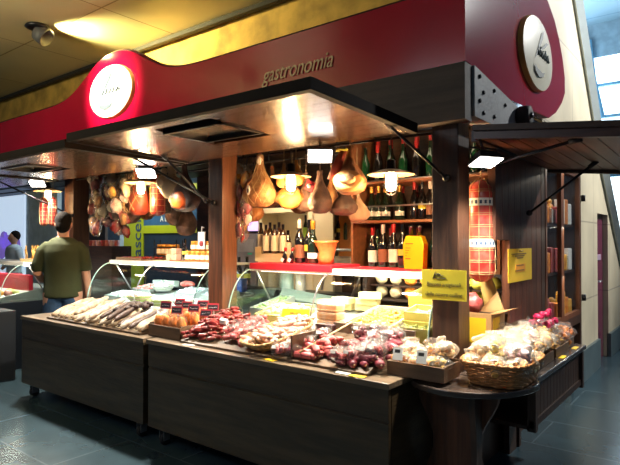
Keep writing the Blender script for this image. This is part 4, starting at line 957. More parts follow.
# white lit shelf with bottles in the back
p0 = at(262, 208, 'Y', 4.3); p1 = at(345, 208, 'Y', 4.3)
t = thing('white_shelf_unit', 'white-topped back shelf with coloured bottles behind the hams', 'shelf', ((p0.x+p1.x)/2, 4.3, 1.25))
zt_ = at(300, 209, 'Y', 4.3).z; zs_ = at(300, 240, 'Y', 4.3).z
cream_w = mat('cream_unit', (.72, .62, .42), .5, var=.08)
B().bx(p0.x, p1.x, 4.26, 4.55, zt_-.03, zt_+.02).bx(p0.x, p1.x-.4, 4.27, 4.55, zs_-.02, zs_).bx(p0.x-.02, p0.x, 4.26, 4.55, .9, zt_).bx(p1.x-.42, p1.x-.36, 4.26, 4.55, .9, zt_).bx(p0.x, p1.x, 4.55, 4.57, .9, zt_+.02).bx(p1.x-.36, p1.x-.12, 4.27, 4.3, .9, zt_).out('frame', cream_w, t)
light('AREA', 'unit_light', ((p0.x+p1.x)/2, 4.1, zt_+.3), 9, (1, .8, .55), .8, aim=((p0.x+p1.x)/2, 4.35, zt_-.2), sy=.1)
for i, k in enumerate(['yel', 'liq', 'yel', 'liq', 'wine_w', 'spark', 'wine_k', 'green']):
    x = p0.x+.42+i*.085
    bottle(k, x, 4.42, zs_+.001, {'yel': 'yellow liqueur bottle on the cream back shelf', 'liq': 'green-labelled bottle on the cream back shelf', 'wine_w': 'white-labelled dark bottle on the cream back shelf', 'spark': 'gold-foiled bottle on the cream back shelf', 'wine_k': 'black bottle with yellow label on the cream back shelf', 'green': 'bright green bottle on the cream back shelf'}[k], 'liqueur bottles of its kind on the cream shelf' if k in ('yel', 'liq') else None, s=.85)
# tv
p = at(256, 225, 'Y', 4.4)
t = thing('screen', 'small lit screen with a violet picture behind the bagged meats', 'screen', (p.x, 4.4, p.z))
B().bx(p.x-.12, p.x+.12, 4.39, 4.43, p.z-.075, p.z+.075).out('bezel', metal_dk, t)
B().bx(p.x-.11, p.x+.11, 4.384, 4.389, p.z-.065, p.z+.065).out('display', mat('violet_screen', (.5, .35, .8), .4, vs=14, emit=(.7, .5, 1), es=1.6), t)
B().bx(p.x-.015, p.x+.015, 4.40, 4.42, p.z+.075, 2.42).out('arm', metal_dk, t)
# grey machine + wood panel + slicer frame behind the case
p = at(246, 250, 'Y', 4.3)
t = thing('grey_cabinet', 'grey cabinet standing behind the case below the violet screen', 'cabinet', (p.x, 4.4, 0))
B().bx(p.x-.16, p.x+.16, 4.3, 4.6, 0, p.z+.18).out('body', mat('grey_paint', (.36, .33, .38), .5), t, bevel=.01)
B().bx(p.x-.12, p.x+.12, 4.29, 4.3, p.z-.02, p.z+.12).out('panel', mat('grey_panel', (.5, .48, .52), .4), t)
B().bx(p.x+.04, p.x+.1, 4.284, 4.29, p.z-.05, p.z-.03).out('display', mat('green_led', (.1, .6, .4), .4), t)
p = at(344, 232, 'Y', 4.3)
t = thing('wood_panel', 'orange-brown wooden cutting board panel left of the wine rack', 'board', (p.x, 4.4, 1.3))
B().prism([(p.x-.13, 1.2), (p.x+.16, 1.2), (p.x+.16, p.z+.1), (p.x+.05, p.z+.19), (p.x-.13, p.z+.19)], 'XZ', 4.4, 4.43).out('board', mat('orange_wood', (.55, .22, .06), .45, var=.3, vs=4), t)
B().bx(p.x+.17, p.x+.21, 4.38, 4.43, 1.2, p.z+.2).out('pale_edge', wood_pale, t)
B().bx(p.x-.1, p.x+.02, 4.41, 4.44, 0, 1.2).out('stand', wood_dark, t)
# chrome frame (slicer)
A = [at(x_, y_, 'Y', 4.0) for x_, y_ in ((322, 290), (325, 262), (333, 250), (352, 250), (360, 256), (362, 272), (352, 296))]
t = thing('meat_slicer', 'chrome-framed meat slicer behind the near glass case', 'slicer', (A[0].x+.15, 4.0, .9))
B().tube(A, .012, 8).out('guard', steel, t)
B().box(at(342, 262, 'Y', 4.03), (.26, .1, .10)).out('body', mat('slicer_grey', (.35, .33, .32), .35, metal=.5), t, bevel=.02)
B().bx(A[0].x-.05, A[0].x+.35, 3.93, 4.05, 0, .93).out('stand', wood_mid, t)
# translucent cylinders in the case
for i, (px, m_, w_, lab) in enumerate(((289, glassy('clear_plastic_roll', (.85, 1, .95), .1, film=.35, filmcol=(.75, .95, .88)), .055, 'tall clear greenish plastic roll behind the near case'), (302, glassy('clear_plastic_roll2', (1, 1, .95), .1, film=.35, filmcol=(.9, .85, .75)), .045, 'tall milky plastic roll behind the near case'))):
    p = at(px, 300, 'Y', 3.74)
    tag(B().lathe([(w_, 0), (w_, .36), (w_*.9, .362), (w_*.9, .0)], 20, (p.x, 3.72, .88)).out('plastic_roll', m_), lab, 'roll')
for i, px in enumerate((232, 239, 247)):
    p = at(px, 262, 'Y', 4.15)
    bottle('wine_k', p.x, 4.15, at(px, 286, 'Y', 4.15).z, 'black wine bottle with a yellow-green label low beyond the middle post', 'black bottles low beyond the middle post', s=1.0)
pz = at(240, 286, 'Y', 4.15)
tag(B().bx(pz.x-.25, -2.56, 4.05, 4.25, 0, pz.z).out('low_cabinet', case_dark), 'dark low cabinet carrying black bottles beyond the middle post', 'cabinet')
# ================================================================== CASE CONTENTS
def tray(x0, x1, y0, y1, z, h, m, name, label, fill=None, rotz=0, cat='tray', wall=.008):
    cx_, cy_ = (x0+x1)/2, (y0+y1)/2
    tl = 0
    if z is None: z = dz(cy_); tl = .175
    w, d = (x1-x0)/2, (y1-y0)/2
    t = thing(name, label, cat, (cx_, cy_, z))
    b = B().bx(x0, x1, y0, y1, z, z+wall).bx(x0, x0+wall, y0, y1, z+wall, z+h).bx(x1-wall, x1, y0, y1, z+wall, z+h).bx(x0+wall, x1-wall, y0, y0+wall, z+wall, z+h).bx(x0+wall, x1-wall, y1-wall, y1, z+wall, z+h)
    b.out('box', m, t)
    if fill:
        fm, fn, size, n = fill
        b = B(); rd = random.Random(int(abs(cx_)*1000))
        b.bx(x0+wall, x1-wall, y0+wall, y1-wall, z+wall, z+h*.75)
        for k in range(n): b.ell((rd.uniform(x0+wall+size, x1-wall-size), rd.uniform(y0+wall+size, y1-wall-size), z+h*.75+rd.uniform(0, size*.7)), (size, size*rd.uniform(.5, 1), size*.7), rot=(0, 0, rd.random()*3), n=7, k=5)
        o = b.out(fn, fm, t, kind='stuff')
    t.rotation_euler = (tl, 0, rotz)
    return t
def dz(y): return .862+max(0, min(.6, y-3.025))*.177
yel_box = mat('yellow_wood_box', (.78, .62, .16), .5, var=.12, vs=5)
tray(-2.06, -1.72, 3.04, 3.46, None, .09, mat('cream_oval_tray', (.8, .72, .45), .5), 'food_tray', 'cream tray heaped with small yellow pasta in the near case', (pasta_y, 'pasta', .014, 240), cat='tray')
tray(-1.70, -1.46, 3.03, 3.16, None, .10, yel_box, 'yellow_box', 'yellow wooden box nearest the sign post in the near case', (olive_m, 'olives', .012, 60), cat='box')
tray(-1.70, -1.46, 3.18, 3.36, None, .15, yel_box, 'yellow_box', 'yellow box of dark olives behind the front one in the near case', (mat('dark_olives', (.12, .16, .10), .4, vs=30, col2=(.5, .5, .35)), 'olives', .012, 80), cat='box')
tray(-1.78, -1.46, 3.40, 3.70, None, .20, yel_box, 'yellow_box', 'raised yellow box of white cheese cubes at the back of the near case', (mat('white_cubes', (.8, .82, .7), .5, vs=30, col2=(.25, .4, .25)), 'cheese_cubes', .014, 110), cat='box')
tray(-2.95, -2.62, 3.08, 3.42, None, .06, yel_box, 'food_tray', 'yellow tray of cheese slices at the left of the near case', (mat('pale_cheese', (.82, .74, .35), .5), 'cheese', .03, 40))
tray(-3.12, -2.97, 3.2, 3.6, None, .06, case_steel, 'food_tray', 'steel tray at the left end of the near case', (mat('green_salad', (.25, .4, .15), .5), 'salad', .015, 60))
# stacks of pale cheese boxes
for i, (x, y, z, r_) in enumerate(((-2.42, 3.52, .0, .2), (-2.40, 3.50, .052, -.1), (-2.22, 3.55, .0, .35), (-2.20, 3.53, .052, .25), (-2.60, 3.58, 0, .1), (-2.16, 3.50, .104, .45))):
    t = thing('cheese_block', 'pale cheese block in the stack at the back of the near case', 'cheese', (x, y, dz(y)+z), 'pale cheese blocks stacked in the near case')
    B().box((x, y, dz(y)+z+.035), (.17, .1, .048)).out('block', mat('cheese_side', (.80, .68, .32), .5), t, bevel=.004); t.rotation_euler = (0, 0, r_)
    B().box((x, y, dz(y)+z+.0595), (.12, .07, .001)).out('top_label', mat('pale_label', (.86, .82, .62), .5), t)
for i in range(3):
    p = at(318, 320, 'Y', 3.08)
    t = thing('orange_pack', ['orange meat pack at the bottom of the stack beside the steel post', 'orange meat pack in the middle of the stack beside the steel post', 'orange meat pack on top of the stack beside the steel post'][i], 'packet', (-2.27, 3.13, dz(3.13)+.058*i))
    B().bx(-2.35, -2.18, 3.08, 3.2, dz(3.13)+.058*i, dz(3.13)+.056+.058*i).out('pack', mat('orange_meat', (.75, .28, .10), .4, vs=16, col2=(.8, .5, .35)), t, bevel=.01)
    B().bx(-2.345, -2.185, 3.075, 3.19, dz(3.13)+.04+.058*i, dz(3.13)+.05+.058*i).out('band', film_l, t)
# big teal side plate inside near case
tag(B().add([(-3.14, 3.60, .95), (-2.6, 3.70, .95), (-2.6, 3.79, dz(3.13)+.13), (-3.14, 3.62, dz(3.13)+.2), (-3.14, 3.57, 1.0), (-2.6, 3.80, 1.0), (-2.6, 3.81, dz(3.13)+.13), (-3.14, 3.64, dz(3.13)+.2)], [(0, 1, 2, 3), (4, 5, 6, 7), (0, 1, 5, 4), (1, 2, 6, 5), (2, 3, 7, 6), (3, 0, 4, 7)]).out('partition', case_teal), 'grey-green inner partition at the left of the near case', 'partition')
# yellow sign on a clip
p0 = at(280, 309, 'Y', 2.93); p1 = at(307.5, 325, 'Y', 2.93); xc = (p0.x+p1.x)/2; zc = (p0.z+p1.z)/2
t = thing('price_sign', 'yellow sign with two short dark lines standing above the pale sausages', 'sign', (xc, 2.93, zc-.06))
m3 = Euler((PI/2-.25, 0, R_(18))).to_matrix()
B().box((xc, 2.95, zc), (.205, .105, .004), rot=m3).out('card', paper_y, t)
text('SALAMI', 'lettering', ink, t, Vector((xc, 2.95, zc))+m3 @ Vector((0, .022, .0025)), .026, m3, ext=.0005)
text('CONFEZIONATI', 'lettering', ink, t, Vector((xc, 2.95, zc))+m3 @ Vector((0, -.006, .0025)), .022, m3, ext=.0005)
B().tube([(xc, 2.955, zc-.05), (xc, 2.96, .9)], .003, 6).out('pin', steel, t)
# left case
def bowl(x, y, z, r, h, m, fm, lab, seed):
    t = thing('serving_bowl', lab, 'bowl', (x, y, z))
    B().lathe([(r*.5, 0), (r*.6, .002), (r, h), (r*1.06, h+.004), (r*.97, h-.002), (r*.55, .01)], 24, (x, y, z)).out('bowl', m, t)
    b = B(); rd = random.Random(seed)
    b.ell((x, y, z+h*.7), (r*.88, r*.88, h*.5), n=18, k=8)
    for k in range(50):
        a_ = rd.random()*6.3; q = r*.8*math.sqrt(rd.random()); b.ell((x+q*math.cos(a_), y+q*math.sin(a_), z+h*.95+.03*(1-q/r)), (.022, .014, .012), rot=(rd.random(), rd.random(), rd.random()*6), n=7, k=5)
    b.out('filling', fm, t, kind='stuff')
lime = mat('lime_bowl', (.62, .68, .18), .35)
bowl(-4.60, 3.18, dz(3.18)+.01, .13, .055, lime, meat_pink, 'lime-rimmed bowl of sliced pink meat in the far case', 1)
bowl(-4.22, 3.14, dz(3.14)+.01, .11, .05, lime, mat('creamy_salad', (.8, .78, .6), .5), 'lime-rimmed bowl of creamy salad in the far case', 2)
bowl(-4.72, 3.55, dz(3.55)+.01, .12, .05, white_plastic, mat('mixed_salad', (.4, .5, .35), .5), 'white bowl of mixed salad at the back of the far case', 3)
bowl(-3.95, 3.2, dz(3.2)+.01, .12, .05, white_plastic, mat('white_salad', (.8, .84, .78), .5), 'white bowl of pale salad beside the middle post', 4)
for i, (x, y, fm, lab) in enumerate(((-5.0, 3.25, mat('aqua_food', (.35, .6, .58), .5, vs=14, col2=(.7, .75, .7)), 'bluish tray of marinated fish at the left of the far case'), (-4.95, 3.55, meat_red, 'tray of red meat at the back left of the far case'), (-4.25, 3.55, mat('pale_fish', (.65, .74, .72), .4, vs=20, col2=(.2, .3, .35)), 'tray of pale fish fillets at the back of the far case'), (-3.85, 3.55, mat('anchovies', (.25, .38, .45), .3, vs=20, col2=(.6, .7, .7)), 'tray of blue-grey anchovies at the back of the far case'))):
    tray(x-.15, x+.15, y-.11, y+.11, None, .05, case_steel, 'food_tray', lab, (fm, 'filling', .02, 60))
o = B().bx(-3.98, -3.72, 3.70, 3.78, 1.0, 1.13).out('blue_box', blue_m, bevel=.008); 
p = at(168, 268, 'Y', 3.9); o.location += Vector((0, 0, 0))
tag(o, 'blue box on the shelf of the far case beside the middle post', 'box')
tag(B().bx(-5.15, -3.65, 3.66, 3.80, .975, .998).out('inner_shelf', case_dark), 'dark inner shelf across the back of the far case', 'shelf')
t = thing('paper_roll', 'white round paper roll beside the blue box', 'roll', (-3.67, 3.73, 1.0))
B().lathe([(.02, -.05), (.06, -.05), (.06, .05), (.02, .05)], 20, (-4.06, 3.73, 1.06), rot=(PI/2, 0, 0)).out('roll', white_plastic, t)
for i, (x, lab) in enumerate(((-5.0, 'small pale aqua carton left on the inner shelf of the far case'), (-4.8, 'small pale aqua carton right on the inner shelf of the far case'))):
    tag(B().bx(x-.08, x+.08, 3.68, 3.76, .9985, 1.06).out('carton', mat('pale_aqua', (.6, .75, .68), .5), bevel=.003), lab, 'carton')
t = thing('meat_tray', 'red and white meat parcel on the inner shelf of the far case', 'parcel', (-4.6, 3.73, 1.0))
B().ell((-4.55, 3.73, 1.035), (.11, .05, .035), nz=.2).out('meat', meat_red, t)
# on top of the left case: jars etc.
t = thing('wooden_tray', 'shallow wooden tray of small goods on the left end of the far case', 'tray', (-5.0, 3.45, ZT))
B().bx(-5.2, -4.75, 3.3, 3.62, 1.289, 1.30).bx(-5.2, -4.75, 3.3, 3.31, 1.30, 1.32).bx(-5.2, -4.75, 3.61, 3.62, 1.30, 1.32).bx(-5.2, -5.19, 3.31, 3.61, 1.30, 1.32).out('tray', wood_tray, t)
b = B(); rd = random.Random(2)
for i in range(40): b.ell((rd.uniform(-5.17, -4.78), rd.uniform(3.33, 3.59), 1.312), (.03, .014, .012), rot=(0, 0, rd.random()*3), n=7, k=5)
b.out('sausages', sal_red, t, kind='stuff')
jar_g = mat('amber_jar', (.55, .22, .04), .15, var=.3, vs=30, coat=.5)
def jar_proto():
    t = thing('jar', 'x', 'jar', (0, 0, 0))
    B().lathe([(0, 0), (.03, 0), (.034, .008), (.034, .065), (.028, .075)], 14).out('glass', jar_g, t)
    B().lathe([(.031, .073), (.031, .092), (0, .094)], 14).out('lid', foil_gold, t)
    B().grid(lambda u, v: Vector((.0352*math.cos(-2.9+u*2.4), .0352*math.sin(-2.9+u*2.4), .015+.04*v)), 8, 1).out('label', label_cream, t)
    return t
jp = jar_proto(); first = True
tag(B().bx(-4.45, -3.66, 3.42, 3.54, 1.289, 1.3).out('jar_board', wood_mid), 'narrow wooden board under the amber jars', 'board')
for r_ in range(2):
    for i in range(7):
        o = jp if first else dup(jp); first = False
        o.location = (-4.20+i*.075+.02*r_, 3.455 if not r_ else 3.51, 1.301+(.0 if not r_ else .096)); o.rotation_euler = (0, 0, .5)
        o['label'] = ['amber jar with a cream label in the lower front row', 'amber jar with a cream label in the raised back row'][r_]; o['group'] = ['lower row of amber jars', 'raised row of amber jars'][r_]
tag(B().bx(-4.22, -3.66, 3.49, 3.535, 1.301, 1.396).out('jar_riser', wood_mid), 'wooden riser lifting the back row of jars', 'riser')
for i, x in enumerate((-4.30, -4.25, -3.72)): bottle(['liq', 'wine_k', 'liq'][i], x, 3.5-.05*(i == 1), 1.301, ['dark oil bottle with green label left of the amber jars', 'black oil bottle left of the amber jars', 'dark oil bottle with green label right of the amber jars'][i], s=.68)
for i, (x, z) in enumerate(((-4.40, 1.301), (-4.40, 1.36), (-4.48, 1.301))):
    tag(B().bx(x-.038, x+.038, 3.43, 3.50, z, z+.056).out('tin', mat('pale_red_tin', (.72, .42, .30), .4, vs=20), bevel=.004), ['pale red tin at the bottom of the stack by the jars', 'pale red tin on top of the stack by the jars', 'pale red tin standing alone on the case by the jars'][i], 'tin')
t = thing('wire_rack', 'small black wire rack with amber jars at the left of the case', 'rack', (-4.85, 3.7, 1.29))
b = B()
for z in (1.33, 1.42):
    b.tube([(-5.0, 3.64, z), (-4.62, 3.64, z)], .005, 5).tube([(-5.0, 3.72, z), (-4.62, 3.72, z)], .005, 5)
for x in (-5.0, -4.62):
    for y in (3.64, 3.72): b.tube([(x, y, 1.289), (x, y, 1.5)], .005, 5)
b.out('frame', metal_dk, t)
for i in range(5): dup(jp, (-4.94+i*.065, 3.68, 1.336), label='amber jar held in the black wire rack', group='jars in the black wire rack', scale=1.25)
# meat packs shelf at back left (behind hams)
p = at(104, 246, 'Y', 4.2)
tag(B().bx(p.x-.35, p.x+.35, 4.1, 4.4, 0, p.z).out('back_counter', wood_dark), 'dark back counter with pink meat packs beside the left post', 'counter')
for i in range(12):
    x = p.x-.3+.055*i; z = p.z+.001
    tag(B().box((x, 4.17+.04*(i % 2), z+.04), (.05, .06, .08), rot=(0, 0, .2*(i % 3))).out('meat_pack', [sal_pink, meat_pink, meat_red][i % 3], bevel=.008), 'small %s meat pack in the row on the dark back counter' % ['deep pink', 'pale pink', 'red'][i % 3], 'packet', '%s meat packs on the back counter' % ['deep pink', 'pale pink', 'red'][i % 3])
# ================================================================== HALL BEYOND
t = thing('lift_portal', 'lime yellow lift portal with blue panels beyond the hanging hams', 'lift', at(165, 225, 'Y', 7.0))
P = lambda x_, y_, Y=7.0: at(x_, y_, 'Y', Y)
a, c = P(124, 190), P(205, 262)
zt_ = P(165, 186).z
B().bx(P(124, 200).x, P(143, 200).x, 7.0, 7.1, 0, zt_).bx(P(143, 200).x, P(206, 200).x, 7.0, 7.1, P(170, 233).z, P(170, 225).z).bx(P(143, 200).x, P(206, 200).x, 7.0, 7.1, P(170, 205).z, zt_).out('frame', lift_y, t)
B().bx(P(143, 200).x, P(206, 200).x, 7.02, 7.1, P(170, 225).z, P(170, 205).z).out('blue_panel', mat('blue_panel', (.04, .12, .25), .4), t)
B().bx(P(143, 200).x, P(206, 200).x, 7.03, 7.1, 0, P(170, 233).z).out('door_panel', mat('dark_lift_door', (.015, .03, .055), .5), t)
B().bx(P(120, 200).x, P(124, 200).x, 7.0, 7.05, 0, zt_-.3).out('pale_edge', mat('pale_blue_edge', (.6, .75, .9), .4), t)
m4 = Matrix(((0, -1, 0), (0, 0, -1), (1, 0, 0)))   # text running upwards, facing -Y
text('ascensore', 'lettering', navy_m, t, (P(138, 222).x, 6.99, P(138, 222).z+.1), .42, m4, ext=.003)
text('A Lun', 'lettering', paper_w, t, (P(166, 219).x, 7.0, P(166, 219).z), .16, FRONT, ext=.003)
light('AREA', 'hall_light', (P(160, 180).x, 6.2, 3.2), 60, (.95, 1, .8), 1.5, aim=(P(160, 200).x, 7.0, 1.8))
# left lit advertising panel
P8 = lambda x_, y_: at(x_, y_, 'Y', 6.0)
t = thing('advertising_panel', 'large pale glowing panel with violet blots at the far left', 'panel', (P8(25, 250).x, 6.0, 0))
xa_, xb_ = P8(-30, 200).x, P8(24, 200).x
B().bx(xa_, xb_, 6.0, 6.08, .2, P8(10, 196).z).out('face', mat('lit_poster', (.75, .85, .95), .4, var=.05, emit=(.62, .78, 1), es=.75), t)
B().bx(xb_, P8(55, 200).x, 6.05, 6.15, 0, P8(30, 190).z).out('pale_column', mat('grey_blue_column', (.42, .50, .58), .5), t)
b = B(); vio = mat('violet_print', (.28, .18, .6), .5, emit=(.3, .2, .8), es=.4)
for (px, py, r_) in ((4, 240, .22), (9, 243, .2), (2, 248, .28), (16, 246, .25), (11, 250, .3), (6, 236, .1)):
    p = P8(px, py); b.lathe([(0, -.004), (r_, -.004), (r_, .004), (0, .004)], 18, (p.x, 5.994, p.z), rot=(PI/2, 0, 0))
b.out('violet_print', vio, t)
light('AREA', 'left_hall_light', (-9.5, 5.6, 3.3), 60, (.7, .85, 1), 1.5, aim=(-9, 3.5, .5))
# left counter goods
t = thing('straw_basket', 'straw-filled tray on top of the far-left counter', 'basket', (-6.9, 3.1, 1.24))
p = at(37, 248, 'Y', 3.15)
B().bx(p.x-.22, p.x+.25, 3.05, 3.3, 1.24, 1.275).out('tray', wood_pale, t)
b = B(); rd = random.Random(8)
for i in range(90):
    x = p.x+rd.uniform(-.2, .23); y = rd.uniform(3.08, 3.27); b.tube([(x, y, 1.275), (x+rd.uniform(-.05, .05), y+rd.uniform(-.03, .03), 1.275+rd.uniform(.08, .17))], .006, 4)
b.out('straw', mat('straw', (.75, .42, .1), .6, vs=20), t, kind='stuff')
tag(B().bx(-8.6, -6.62, 3.05, 3.1, .82, 1.08).out('divider_board', mat('red_case_panel', (.5, .01, .03), .4)), 'red back panel inside the far-left glass counter', 'panel')
rd = random.Random(4)
for i in range(26):
    x = -6.68-rd.random()*1.0; y = rd.uniform(2.78, 2.98); k = rd.randrange(4)
    tag(B().ell((x, y, .84+rd.random()*.04), (.06, .045, .035), rot=(rd.random()*.5, 0, rd.random()*3), nz=.4, seed=i, n=10, k=7).out('meat_piece', [meat_red, pasta_y, olive_m, meat_pink][k]), '%s food piece heaped in the far-left counter' % ['red', 'yellow', 'green', 'pink'][k], 'food', '%s pieces in the far-left counter' % ['red', 'yellow', 'green', 'pink'][k])

# ================================================================== CART GOODS
# long floured salamis
def long_salami(m, L_=.5, r=.028, seed=0, name='long_salami'):
    t = thing(name, 'x', 'salami', (0, 0, 0))
    rd = random.Random(seed); b = B(); K = 14; pts = []; rr = []
    bend = rd.uniform(-.02, .02)
    for i in range(K+1):
        f = i/K; pts.append((bend*math.sin(f*PI)+.004*math.sin(f*9+seed), (f-.5)*L_, 0))
        rr.append(r*min(1, (.15+5*min(f, 1-f))**.5)*(1+.08*math.sin(f*17+seed*2)))
    b.tube(pts, rr, 12).out('sausage', m, t)
    B().tube([(0, -.5*L_, 0), (.004, -.5*L_-.03, .008)], .003, 5).out('string_end', string_m, t)
    return t
protos = [long_salami(sal_flour, .45, .032, 1), long_salami(sal_flour, .42, .030, 2), long_salami(sal_flour2, .44, .028, 3), long_salami(sal_dark, .40, .024, 4)]
seen = set()
xs = [-4.98, -4.91, -4.835, -4.76, -4.69, -4.62, -4.55, -4.48, -4.41, -4.34, -4.27, -4.20, -4.13, -4.05, -3.97, -3.89, -3.81, -3.73, -3.66]
kinds = [0, 1, 0, 0, 1, 0, 2, 1, 2, 0, 1, 2, 0, 1, 3, 2, 3, 1, 0]
labs = ['thick white floured salami lying on the cart', 'slimmer white floured salami lying on the cart', 'grey-brown floured salami lying on the cart', 'thin black salami lying on the cart']
slope = math.atan(.115/.44)
def place(k, x, y, z, yaw, pitch, suffix, grp):
    o = protos[k] if k not in seen else dup(protos[k]); seen.add(k)
    o.location = (x, y, z); o.rotation_euler = Euler((pitch, 0, yaw)); o['label'] = labs[k]+suffix; o['group'] = grp
    return o
rd = random.Random(3)
for i, x in enumerate(xs):
    k = kinds[i]; r = [.032, .030, .028, .024][k]
    place(k, x+.02, 2.70, rz(2.70)+r-.004, rd.uniform(-.06, .10)+.12, slope, ', in the bottom layer', labs[k].split(' lying')[0]+'s, bottom layer')
for i, (x, k) in enumerate(((-4.66, 1), (-4.36, 2), (-4.22, 3), (-4.12, 3), (-4.03, 3))):
    place(k, x+.02, 2.69+rd.uniform(-.02, .02), rz(2.69)+.066, rd.uniform(0, .3)+.06, slope, ', resting on top of others', labs[k].split(' lying')[0]+'s, top layer')
# dark chunky pieces on the top of the cart
for i in range(9):
    x = -4.06+rd.uniform(-.12, .14); y = 2.58+rd.random()*.28
    tag(B().ell((x, y, rz(y)+.08), (.035, .028, .024), rot=(0, 0, rd.random()*3), nz=.5, seed=i, n=10, k=7).out('dark_sausage', sal_dark), 'short black chunk of sausage among the long salamis', 'sausage', 'short black sausage chunks')
# small sausages
def sausage(m, L_, r, bend, seed):
    t = thing('small_sausage', 'x', 'sausage', (0, 0, 0)); b = B(); K = 8
    pts = [(( i/K-.5)*L_, bend*math.sin(i/K*PI), 0) for i in range(K+1)]
    b.tube(pts, [r*(.35+.65*min(1, 6*min(i/K, 1-i/K))**.6) for i in range(K+1)], 10).out('sausage', m, t)
    B().tube([(L_/2, 0, 0), (L_/2+.012, 0, .004)], .003, 5).out('knot', string_m, t)
    return t
SP = {'red': sausage(sal_red, .072, .0145, .010, 1), 'pink': sausage(sal_pink, .085, .02, .006, 2), 'plum': sausage(sal_plum, .075, .02, .004, 3), 'pale': sausage(sal_pale, .10, .016, .01, 4)}
sps = set()
def heap(kind, n, x0, x1, y0, y1, hmax, label, group, seed, zf_=rz, yaw=None, pk=1.0):
    rd = random.Random(seed)
    for i in range(n):
        layer = i/n; sh = layer*.42*pk
        x = rd.uniform(x0+(x1-x0)*sh*.9, x1-(x1-x0)*sh*.9); y = rd.uniform(y0+(y1-y0)*sh*.5, y1-(y1-y0)*sh*.2)
        z = zf_(y)+.018+hmax*layer*(1-abs(2*(x-x0)/(x1-x0)-1)**2*.5)
        o = SP[kind] if kind not in sps else dup(SP[kind]); sps.add(kind)
        o.location = (x, y, z); o.rotation_euler = Euler((rd.uniform(-.3, .3), rd.uniform(-.35, .35), (yaw if yaw is not None else 0)+rd.uniform(-.9, .9))); s = rd.uniform(.85, 1.15); o.scale = (s, s, s)
        o['label'] = label; o['group'] = group
heap('red', 130, -3.15, -2.77, 2.50, 2.92, .09, 'small dark red chilli sausage in the heap beside the orange packets', 'dark red sausages heaped beside the orange packets', 21, yaw=.5)
heap('pink', 30, -2.83, -2.58, 2.50, 2.93, .04, 'small rosy sausage in the heap left of the pale sausage basket', 'rosy sausages left of the sausage basket', 22)
heap('pink', 22, -2.08, -1.86, 2.50, 2.76, .04, 'small rosy sausage in the dark box next to the basket', 'rosy sausages in the dark box', 23)
heap('red', 10, -2.07, -1.90, 2.49, 2.64, .02, 'small bright red sausage at the front of the dark box', 'bright red sausages at the front of the dark box', 24)
heap('plum', 75, -1.88, -1.46, 2.50, 2.90, .02, 'small plum coloured sausage in the heap at the right end of the cart', 'plum sausages at the right end of the cart', 25)
# bags of sausages
def meatbag(x, y, z, m, label, group, seed, s=1.0, fm=film):
    rd = random.Random(seed)
    t = thing('sausage_bag', label, 'bag', (x, y, z), group)
    b = B()
    for k in range(5): b.ell((x+rd.uniform(-.03, .03)*s, y+rd.uniform(-.03, .03)*s, z+.025*s+rd.uniform(0, .03)*s), (.028*s, .018*s, .018*s), rot=(rd.random(), rd.random(), rd.random()*6), n=9, k=6)
    b.out('sausages', m, t)
    B().ell((x, y, z+.04*s), (.062*s, .056*s, .045*s), n=16, k=10, nz=.4, ns=9, seed=seed).ell((x+.02*s, y+.03*s, z+.095*s), (.03*s, .012*s, .025*s), n=10, k=6, nz=.5, seed=seed+3).out('wrapper', fm, t)
    B().box((x-.01*s, y-.045*s, z+.06*s), (.03*s, .002, .02*s), rot=(-.5, 0, .3)).out('label', paper_w, t)
for i, (x, y) in enumerate(((-2.20, 2.52), (-2.13, 2.55), (-2.17, 2.62), (-2.09, 2.66), (-2.14, 2.72), (-2.06, 2.78))):
    meatbag(x, y, rz(y), [sal_pink, sal_plum, sal_red][i % 3], 'clear bag of %s sausages between basket and dark box' % ['rosy', 'plum', 'red'][i % 3], 'clear bags of %s sausages beside the basket' % ['rosy', 'plum', 'red'][i % 3], i)
rd = random.Random(6)
for i in range(14):
    x = -1.86+rd.random()*.34; y = 2.53+.4*rd.random()
    meatbag(x, y, rz(y)+.01+.02*rd.random(), [sal_plum, sal_pink][i % 2], 'crackling clear bag of %s sausages atop the right-hand heap' % ['plum', 'rosy'][i % 2], 'clear bags of %s sausages on the right-hand heap' % ['plum', 'rosy'][i % 2], i+30, .95)
for i in range(5):
    x = -2.74+.05*i; y = 2.62+.06*(i % 3)
    meatbag(x, y, rz(y)+.03, sal_pink, 'clear bag of rosy sausages on the heap left of the basket', 'clear bags on the rosy heap', i+60, .9)
# dark open box right
t = thing('sausage_box', 'dark open wooden box holding the rosy sausages', 'box', (-1.97, 2.72, .78))
B().bx(-2.10, -2.09, 2.50, 2.94, .79, .93).bx(-1.88, -1.50, 2.925, 2.94, .9, .96).bx(-2.09, -1.88, 2.925, 2.94, .9, .96).out('box_wall', wood_tray, t)
tag(B().tube([(-2.03, 2.5, .84), (-1.96, 2.95, .97)], .006, 6).out('wooden_divider', wood_pale), 'thin pale wooden stick dividing basket and dark box', 'stick')
for i, (px, py, lab) in enumerate(((329, 336, 'small dark carton standing behind the dark sausage box'), (322, 342, 'flat dark red carton lying by the dark sausage box'))):
    p = at(px, py, 'Y', 2.88)
    tag(B().box((p.x, 2.88, max(p.z, .93)), (.075, .05, .04)).out('dark_carton', mat('dark_wine_card', (.08, .02, .025), .5), bevel=.003), lab, 'carton')
